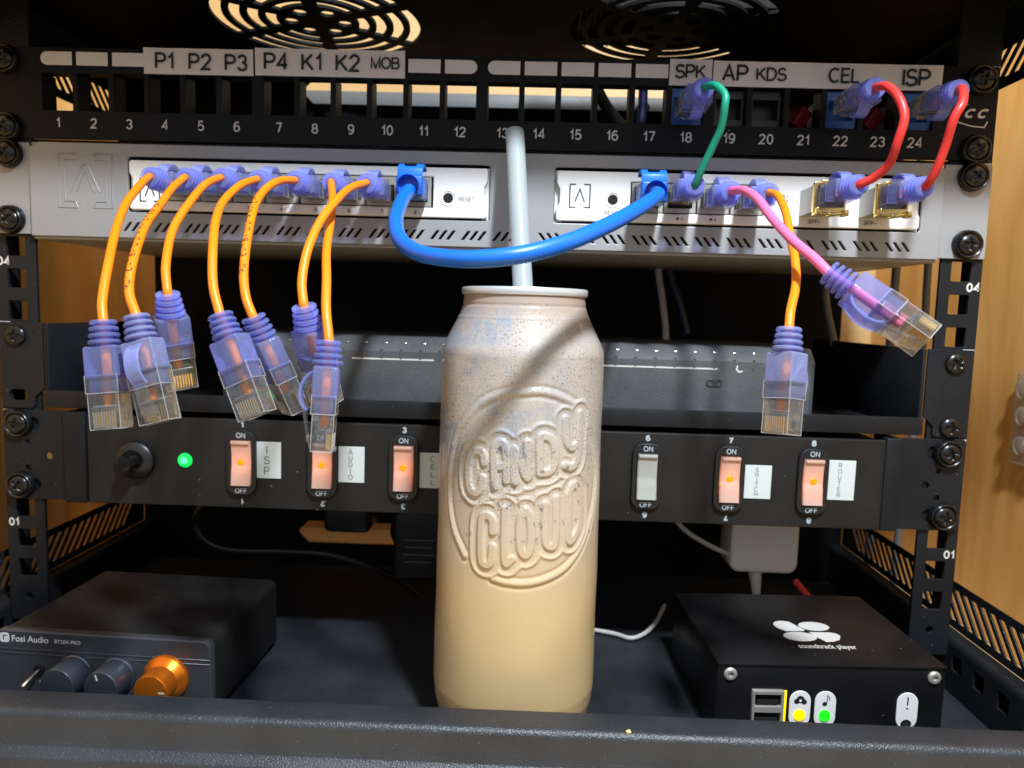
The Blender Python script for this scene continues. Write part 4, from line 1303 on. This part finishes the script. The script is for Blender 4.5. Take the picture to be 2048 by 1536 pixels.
plate(bm, rrect(-47.2, -4.9, 4.4, 4.4, 1.2, 4), [[(-48.0, -6.2), (-47.5, -6.2), (-47.5, -4.3), (-46.0, -4.3), (-46.0, -3.8), (-48.0, -3.8)]], 0.05, 'xz', YA)
mt = PL['xz'](YA)
font_text(bm, 'Fosi Audio', 4.0, mt @ Matrix.Translation((-35.4, -5.3, 0)), 0.05)
font_text(bm, 'BT20A PRO', 2.4, mt @ Matrix.Translation((-18.0, -5.6, 0)), 0.03)
ribbon(bm, arc(-30.6, -24.6, 0.9, 0.9, 130, 410, 12), 0.3, on_xz(YA), 0); ribbon(bm, [(-30.6, -24.6), (-30.6, -23.3)], 0.3, on_xz(YA), 1)
part(bm, 'lettering', 'print', fp, AM, 0)
for kx, kind, tick in ((-14.4, 'knob', -100), (5.2, 'knob', 108), (27.2, 'knob_orange', 0)):
    bm = bm_new()
    if kind == 'knob':
        lathe(bm, [(8.1, -1.0), (8.1, 1.2), (7.6, 1.6), (7.5, 12.4), (7.2, 12.9), (6.9, 13.0), (0, 13.0)], (kx, -0.8, -18.8), '-y', 56)
        rad, dep = 7.5, 13.0
    else:
        lathe(bm, [(10.3, -1.0), (10.3, 1.0), (9.9, 1.8), (7.4, 4.6), (7.4, 12.6), (7.1, 13.1), (6.8, 13.2), (0, 13.2)], (kx, -0.8, -18.8), '-y', 56)
        rad, dep = 7.4, 13.2
    kb = part(bm, 'knob', kind, am, AM, label='orange volume knob with flared skirt' if kind != 'knob' else 'graphite tone knob')
    bm = bm_new()
    rot = Matrix.Translation((kx, -0.8 - dep - 0.03, -18.8)) @ Matrix.Rotation(math.radians(-tick), 4, 'Y')
    box(bm, rad * 0.50, rad * 0.86, -0.05, 0.0, -0.35, 0.35, 0, 1, rot)
    part(bm, 'pointer', 'print', kb, AM)
bm = bm_new()
lathe(bm, [(2.4, -0.6), (2.4, 0.7), (1.6, 0.9), (1.4, 0.2), (0, 0.2)], (-31.4, -0.8, -18.9), '-y', 24)
tg = part(bm, 'toggle_switch', 'plastic', am, AM)
bm = bm_new()
tube(bm, [(-31.4, -0.8, -18.9), (-31.8, -5.2, -20.4), (-32.2, -9.6, -21.9), (-32.3, -10.4, -22.2)], [0.7, 0.8, 1.05, 0.6], 14)
part(bm, 'lever', 'steel', tg, AM)

# ------------------------------------------------------------------ music player box (bottom right)
PM = Matrix.Translation((161.5, -53.6, 0)) @ Matrix.Rotation(math.radians(2.4), 4, 'Z')
pl = thing('music_player', 'flat black music player box with white lobed logo on its lid', 'media player', (161, -54, -40))
bm = bm_new()
box(bm, -50.4, 50.4, 0, 79, -38.4, -4.6, 0.5)
box(bm, -50.6, 50.6, -0.7, 79.2, -4.7, -3.3, 0.5)
for dx in (-40, 40):
    for dy in (10, 70): lathe(bm, [(4, -39.9), (4, -38.2)], (dx, dy, 0), 'z', 16)
part(bm, 'case', 'player', pl, PM)
bm = bm_new()
def lobes(fn):
    L = [[(-14.2, 5.2)] + arc(-8.6, 4.6, 5.6, 4.4, 170, 60, 8) + [(-5.0, 8.6), (-0.6, 0.8), (-1.6, 0.2), (-10.5, -0.2), (-13.4, 2.2)],
         arc(5.8, 4.6, 7.6, 4.0, 0, 360, 22),
         arc(-6.0, -4.8, 8.0, 3.9, 0, 360, 22),
         [(0.4, -0.8), (11.0, -0.8), (13.6, -1.8), (14.2, -4.0), (12.0, -7.0), (8.0, -8.6), (4.6, -9.0), (1.8, -4.6)]]
    return L
for lp in lobes(None):
    plate(bm, lp, [], 0.25, 'xy', -3.2, 0.08)
mt = Matrix.Translation((3.4, 16.6, 0)) @ Matrix.Diagonal((1.0, 1.35, 1, 1))
lg = part(bm, 'logo', 'print', pl, PM @ Matrix.Translation((2.6, 33.0, 0)) @ Matrix.Diagonal((0.98, 1.25, 1, 1)), 30)
bm = bm_new()
font_text(bm, 'soundtrack player', 3.7, Matrix.Translation((5.2, 17.0, -3.24)) @ Matrix.Diagonal((1, 1.6, 1, 1)), 0.05)
part(bm, 'lettering', 'print', pl, PM, 0)
for dx in (-44.8, 45.2):
    bm = bm_new()
    lathe(bm, [(2.9, -0.3), (2.9, 0.5), (2.3, 1.1), (1.3, 1.2), (1.1, 0.2), (0, 0.2)], (dx, -0.1, -8.4), '-y', 28)
    part(bm, 'screw', 'nickel', pl, PM)
bm = bm_new()
plate(bm, rrect(-28.0, -23.6, 14.0, 17.0, 0.4, 2), [rrect(-28.0, -19.6, 11.6, 5.4), rrect(-28.0, -27.8, 11.6, 5.4)], 3.0, 'xz', -0.4, 0.3)
box(bm, -33.2, -22.8, 1.2, 1.6, -31, -16)
ub = part(bm, 'usb_port', 'nickel', pl, PM)
bm = bm_new()
for z in (-20.4, -28.6):
    box(bm, -32.8, -23.2, -1.0, 1.0, z - 1.0, z + 0.6)
for z in (-19.6, -27.8): box(bm, -33.8, -22.2, 0.7, 1.1, z - 2.6, z + 2.6)
part(bm, 'socket_tongue', 'hole', ub, PM)
bm = bm_new(); box(bm, -20.5, -19.5, -0.7, 0.2, -31, -15.5, 0.2)
part(bm, 'side_light', 'led_yellow', pl, PM, label='thin yellow light beside the sockets')
for dx, kind in ((-13.4, 'cloud'), (-2.2, 'note'), (34.2, 'alert')):
    bm = bm_new()
    plate(bm, rrect(dx, -23.8, 9.4, 16.6, 4.6, 8), [circle(dx, -30.4, 2.5, 16)] if kind == 'alert' else [], 0.7, 'xz', -0.3, 0.2)
    ic = part(bm, 'icon_badge', 'white', pl, PM)
    bm = bm_new()
    Yi = -0.72
    if kind == 'cloud':
        for ox, oz, r in ((-1.6, 0, 1.2), (1.7, -0.2, 1.2), (0.0, 0.9, 1.7)): plate(bm, circle(dx + ox, -20.2 + oz, r, 16), [circle(dx, -19.8, 0.7, 10)] if r > 1.5 else [], 0.04, 'xz', Yi - 0.01 * r)
    elif kind == 'note':
        plate(bm, circle(dx - 0.4, -21.2, 1.0, 14), [], 0.04, 'xz', Yi)
        ribbon(bm, [(dx + 0.5, -21.1), (dx + 0.7, -17.2), (dx + 1.7, -18.6), (dx + 1.5, -19.6)], 0.35, on_xz(Yi), 1)
    else:
        ribbon(bm, [(dx, -17.4), (dx - 0.1, -21.2)], 0.6, on_xz(Yi), 0); plate(bm, circle(dx - 0.15, -22.6, 0.45, 10), [], 0.04, 'xz', Yi)
    part(bm, 'icon', 'ink', ic, PM, 0)
    if kind != 'alert':
        bm = bm_new(); lathe(bm, [(2.7, 0), (2.5, 0.5), (1.4, 1.0), (0, 1.1)], (dx - 0.1, -0.6, -26.6), '-y', 24)
        part(bm, 'lamp', 'led_yellow' if kind == 'cloud' else 'led_green2', ic, PM)
    else:
        bm = bm_new(); lathe(bm, [(0, 0), (2.6, 0)], (dx, -0.05, -30.4), '-y', 20)
        part(bm, 'lamp', 'hole', ic, PM)

# ------------------------------------------------------------------ the can of coffee
CX, CY, CR = 22.0, -44.0, 35.6
can = thing('drink_can', 'clear plastic can of milky coffee with raised lettering and silver rim', 'can', (CX, CY, -40))
EMB = {'CANDY': [[(-14.3, 86.0), (-15.1, 89.5), (-17.9, 90.4), (-20.7, 88.2), (-21.8, 83.8), (-21.6, 77.6), (-20.3, 74.2), (-17.7, 73.3), (-15.4, 75.5), (-14.8, 79.8)],
[(-9.6, 76.8), (-10.3, 90.0), (-9.1, 93.7), (-7.0, 94.4), (-5.4, 91.5), (-4.8, 79.6)], [(-9.8, 84.6), (-5.2, 85.6)],
[(-1.5, 79.2), (-2.2, 92.3), (3.5, 81.1), (3.1, 94.9)],
[(8.5, 82.9), (8.1, 96.1), (11.4, 97.2), (14.1, 94.1), (14.7, 86.9), (12.5, 83.4), (8.5, 82.9)],
[(19.1, 104.1), (19.8, 95.6), (22.6, 92.4), (25.9, 93.9)], [(26.8, 106.1), (25.9, 93.9), (25.7, 87.2), (22.9, 84.4), (19.5, 85.3)]],
'CLOUD': [[(-9.7, 58.5), (-10.1, 63.3), (-12.4, 64.9), (-14.7, 62.1), (-14.6, 47.3), (-12.5, 44.5), (-10.3, 46.1), (-9.8, 52.3)],
[(-5.0, 68.1), (-4.5, 47.3), (-1.8, 47.8)],
[(3.3, 67.8), (1.3, 64.8), (1.1, 58.1), (1.7, 52.0), (3.6, 49.5), (5.3, 52.0), (5.7, 58.7), (5.0, 65.1), (3.3, 67.8)],
[(11.1, 70.1), (11.6, 56.0), (13.7, 52.8), (15.9, 55.0), (15.9, 72.2)],
[(21.9, 73.5), (22.4, 54.8), (26.4, 56.6), (28.4, 61.9), (27.2, 74.6), (24.1, 76.9), (21.9, 73.5)]],
'RING': [[(-23.1, 46.2), (-30.3, 56.5), (-34.2, 68.3), (-34.1, 81.0), (-30.6, 94.1), (-25.1, 101.0), (-17.0, 109.1), (-7.5, 113.7), (0.7, 114.6), (9.0, 115.0), (18.0, 112.5), (25.8, 108.0), (31.8, 102.0), (37.5, 91.9), (41.5, 78.5), (39.3, 66.1), (33.0, 53.4), (23.3, 44.0), (14.1, 39.7), (4.8, 37.8), (-4.2, 38.1), (-9.2, 39.1)]]}
def seg_dist(Sg, Zg, lines, smooth=5):
    best = np.full(Sg.shape, 1e9)
    for ln in lines:
        pts = np.array(ln, float)
        if len(pts) > 2:
            sp = spline([(a, b, 0) for a, b in ln], smooth)
            pts = np.array([(p.x, p.y) for p in sp])
        for (ax_, az_), (bx_, bz_) in zip(pts[:-1], pts[1:]):
            dx, dz = bx_ - ax_, bz_ - az_
            L2 = dx * dx + dz * dz + 1e-9
            tt = np.clip(((Sg - ax_) * dx + (Zg - az_) * dz) / L2, 0, 1)
            best = np.minimum(best, (Sg - ax_ - tt * dx) ** 2 + (Zg - az_ - tt * dz) ** 2)
    return np.sqrt(best)
def smooth_step(e0, e1, x):
    t = np.clip((x - e0) / (e1 - e0), 0, 1)
    return t * t * (3 - 2 * t)
def can_profile(z):
    pz = [-40, -39.6, -38, -34, -29, -24, -18, 128.6, 129.8, 131.2, 133.0, 144.6, 146.6, 149.0, 151.2, 153.0]
    pr_ = [28.5, 30.0, 31.4, 33.0, 34.5, 35.6, 36.2, 35.1, 34.9, 34.5, 33.7, 27.9, 27.2, 26.6, 26.3, 26.2]
    return np.interp(z, pz, pr_)
front = np.arange(-88, 88.01, 0.42)
back = np.arange(88 + 4.4, 360 - 88 - 1, 4.4)
ang = np.radians(np.concatenate([front, back]))
zz = np.concatenate([np.linspace(-40, -16, 30), np.linspace(-14, 33, 24), np.arange(34, 119, 0.27), np.linspace(119.5, 128, 8), np.linspace(128.4, 153, 50)])
TH, ZZ = np.meshgrid(ang, zz)
SS = TH * 36.0
RR = can_profile(ZZ)
inner = (np.abs(np.degrees(TH)) < 87)
d_word = np.minimum(seg_dist(SS, ZZ, EMB['CANDY']), seg_dist(SS, ZZ, EMB['CLOUD']))
d_ring = seg_dist(SS, ZZ, EMB['RING'])
hgt = 0.95 * (1 - smooth_step(1.05, 2.25, d_word))                      # letter strokes
hgt += 0.62 * np.exp(-((d_word - 4.8) / 0.85) ** 2)                    # raised outline round the words
hgt += 0.62 * np.exp(-(d_ring / 1.25) ** 2) * smooth_step(5.0, 6.2, d_word)   # ring
hgt -= 0.35 * np.exp(-((d_ring - 2.2) / 0.8) ** 2) * smooth_step(5.0, 6.2, d_word)
rng = np.random.default_rng(3)
RR = RR + np.where(inner, hgt, 0)
# slight unevenness of blown plastic
RR = RR + 0.10 * np.sin(SS * 0.21 + ZZ * 0.07) * (ZZ > -20) * (ZZ < 126) + 0.07 * np.sin(SS * 0.11 - ZZ * 0.16 + 1.0) * (ZZ > -20) * (ZZ < 126)
RR = RR - 0.35 * np.exp(-((ZZ - 148.6) / 0.5) ** 2) + 0.25 * np.exp(-((ZZ - 143.4) / 0.35) ** 2)
VX = CX + RR * np.sin(TH); VY = CY - RR * np.cos(TH)
nr, nc = TH.shape
co = np.stack([VX, VY, ZZ], -1).reshape(-1, 3) * S
idx = np.arange(nr * nc).reshape(nr, nc)
a = idx[:-1, :]; b = np.roll(idx, -1, 1)[:-1, :]; c_ = np.roll(idx, -1, 1)[1:, :]; d_ = idx[1:, :]
quads = np.stack([a, b, c_, d_], -1).reshape(-1, 4)
me = bpy.data.meshes.new('can_body')
bot = list(range(nc))[::-1]
me.from_pydata(co.tolist(), [], quads.tolist() + [bot])
me.materials.append(M['can'])
me.polygons.foreach_set('use_smooth', [True] * len(me.polygons))
me.update()
put(me, 'can_body', can)
bm = bm_new()
lathe(bm, [(26.0, 152.8), (26.9, 153.0), (27.2, 153.6), (27.2, 155.4), (26.8, 156.0), (25.8, 156.1), (25.2, 155.4), (25.0, 151.0), (0, 150.6)], (CX, CY, 0), 'z', 96)
part(bm, 'rim', 'aluminium', can, angle=40)
# straw
st = thing('drinking_straw', 'pale translucent drinking straw standing in the can', 'straw', (21.4, -44, 150.7))
bm = bm_new()
sa, sb = Vector((21.6, -46.5, 150.9)), Vector((14.9, -15.3, 228.6))
path = [sa.lerp(sb, k / 20) for k in range(21)]
R0 = 4.35
tube(bm, path, R0, 32, False)
tube(bm, path, R0 - 0.35, 32, False)
T_, N_ = frames(path)
for q in (0, -1):
    bb = T_[q].cross(N_[q])
    v = [[bm.verts.new(path[q] + (N_[q] * math.cos(2 * math.pi * k / 32) + bb * math.sin(2 * math.pi * k / 32)) * r) for k in range(32)] for r in (R0, R0 - 0.35)]
    for k in range(32):
        bm.faces.new((v[0][k], v[0][(k + 1) % 32], v[1][(k + 1) % 32], v[1][k]))
part(bm, 'tube', 'straw', st)

# ------------------------------------------------------------------ things behind and below
wa = thing('power_adapter', 'white power adapter hanging under the power strip above the music player', 'adapter', (167, 70, -2))
bm = bm_new()
plate(bm, rrect(167.2, 17.5, 40.0, 43.0, 6.0, 6), [], 24, 'xz', 72, 2.0)
part(bm, 'adapter_body', 'adapter', wa)
bm = bm_new()
tube(bm, [(165.4, 70, -2.5), (165.7, 70, -8), (166.2, 69, -15), (166.8, 68, -24), (167.5, 72, -37)], [4.2, 3.8, 3.0, 1.9, 1.9], 18)
part(bm, 'cord', 'adapter', wa)
ba = thing('power_adapter', 'black power adapter with faint grey print behind the left side of the can', 'adapter', (-37, 72, -16))
bm = bm_new(); box(bm, -53, -20, 62, 90, -17, 40, 2.5, 3)
part(bm, 'adapter_body', 'plastic', ba)
bm = bm_new()
for k in range(4): plate(bm, rrect(-38, 8 - 4.5 * k, 18 - 2 * (k % 2), 0.7), [], 0.05, 'xz', 61.9)
part(bm, 'printed_line', 'grey_ink', ba, angle=0)
bp = thing('power_plug', 'black plug hanging from the power strip over the rear opening', 'plug', (-80, 60, 14))
bm = bm_new(); box(bm, -94, -66, 55, 80, 12.5, 40, 4.0, 3)
part(bm, 'plug_body', 'plastic', bp)
def wire(name, label, pts, r, mat, group=None):
    bm = bm_new(); tube(bm, spline(pts, 8), r, 12)
    o = put(finish(bm, name, mat), name)
    tag(o, label, 'cable', group)
    return o
wire('power_lead', 'black cord curling down behind the left of the power strip', [(-130, 44, 52), (-148, 50, 38), (-165, 54, 26), (-171, 58, 16), (-166, 60, 4), (-150, 62, -2), (-120, 66, -3), (-90, 70, -6), (-60, 80, -20), (-40, 90, -38)], 2.2, 'cord')
wire('power_lead', 'thin black cord falling past the small rear opening', [(-48, 52, 50), (-50, 60, 28), (-57, 80, 8), (-60, 110, -10), (-62, 130, -24)], 1.6, 'cord')
wire('signal_cable', 'pale grey wire lying on the tray floor right of the can', [(40, 60, -38.4), (62, 52, -38.2), (79, 46, -38.2), (88, 41, -38.2), (97, 46, -37), (105, 56, -34), (112, 70, -30)], 1.3, 'cord_white')
wire('signal_cable', 'grey cord sloping down to the white adapter', [(104, 48, 50), (112, 58, 30), (122, 60, 19), (140, 62, 9), (152, 66, 4)], 1.5, 'cord_white')
wire('signal_cable', 'grey cable in front of bare plywood right of the pink plug', [(266, 190, 560), (266, 175, 420), (268, 140, 300), (272, 112, 225), (274, 110, 200), (276, 112, 170), (276.5, 112, 140), (276, 115, 60), (274, 118, 0), (280, 130, -56), (300, 160, -58)], 2.4, 'grey_bar')
wire('signal_cable', 'dark grey cable just left of the bare plywood', [(248, 104, 250), (252, 104, 225), (254, 108, 180), (255, 110, 140), (256, 114, 60), (257, 120, 0), (258, 130, -56), (262, 170, -58)], 2.6, 'grey_bar')
wire('signal_cable', 'grey cable curving behind the pink plug', [(212, 95, 215), (210, 104, 180), (212, 110, 160), (219, 110, 133), (226, 112, 110)], 2.4, 'grey_bar')
wire('signal_cable', 'beige cable hanging in the dark gap right of the can', [(103, 108, 215), (105, 110, 178), (109, 110, 155), (112, 110, 135), (113, 110, 110)], 2.2, 'cord_white')
wire('signal_cable', 'dark blue cable beside the beige one', [(110, 112, 215), (113, 112, 176), (120, 112, 155), (126, 112, 135)], 2.4, 'cord_blue')
wire('signal_cable', 'red wire end poking up behind the music player', [(186, 34, -30), (190, 30, -14), (184, 36, -7), (180, 44, -2)], 1.8, 'red')
wire('signal_cable', 'black cable bending past openings 15 and 16', [(58, 60, 330 - 60), (66, 70, 262), (77, 75, 254), (88, 80, 268)], 3.4, 'cord')
wire('signal_cable', 'dark blue cable behind opening 17', [(83, 60, 285), (84, 62, 262), (82, 62, 240), (80, 64, 222)], 2.6, 'cord_blue')
bm = bm_new(); box(bm, -160, 160, 188, 200, 292.5, 303.5, 1.5)
for x_ in (-152, 152): box(bm, x_ - 5, x_ + 5, 198, 299.8, 294, 302, 0.5)
o = put(finish(bm, 'support_bar', 'grey_bar'), 'support_bar'); tag(o, 'pale grey metal bar seen through the middle panel openings', 'bar')
tb = thing('equipment_box', 'dark box lying on the rack roof over the right fan grille', 'box', (95, 75, 303))
bm = bm_new(); box(bm, 38, 156, 30, 88, 303.2, 352, 2.0)
part(bm, 'case', 'hole', tb)
bm = bm_new()
for k in range(11): box(bm, 46 + 2.6 * k, 47.4 + 2.6 * k, 28.6, 87, 302.95, 303.4)
part(bm, 'rib', 'netbox', tb)
# clear bumper strip stuck on the right wall
bu = thing('bumper_strip', 'clear plastic strip of round bumpers on the right plywood wall', 'bumper strip', (325, 80, 88))
bm = bm_new(); box(bm, 323, 329.9, 40, 90, 62, 118, 1.5, 3)
part(bm, 'backing', 'bumper', bu)
for yy, z_ in ((82, 108), (80.5, 92), (80, 74), (64, 108), (62, 92), (61, 74)):
    bm = bm_new(); lathe(bm, [(5.8, 0), (5.6, 1.6), (4.0, 3.4), (0, 4.2)], (0, 0, 0), 'z', 24)
    part(bm, 'bumper', 'bumper', bu, Matrix.Translation((323.2, yy, z_)) @ Matrix.Rotation(-math.pi / 2, 4, 'Y'))

# a stray crumb on the tray's front edge
bm = bm_new(); bmesh.ops.create_icosphere(bm, subdivisions=2, radius=1.0)
for v in bm.verts: v.co = Vector((66.0 + v.co.x * 1.1, -103.6 + v.co.y * 0.8, -8.3 + v.co.z * 0.8 + 0.25 * math.sin(5 * v.co.x)))
o = put(finish(bm, 'crumb', plain('crumb_yellow', (0.62, 0.58, 0.28), 0.7)), 'crumb'); tag(o, 'tiny pale yellow crumb on the front edge of the tray', 'crumb')
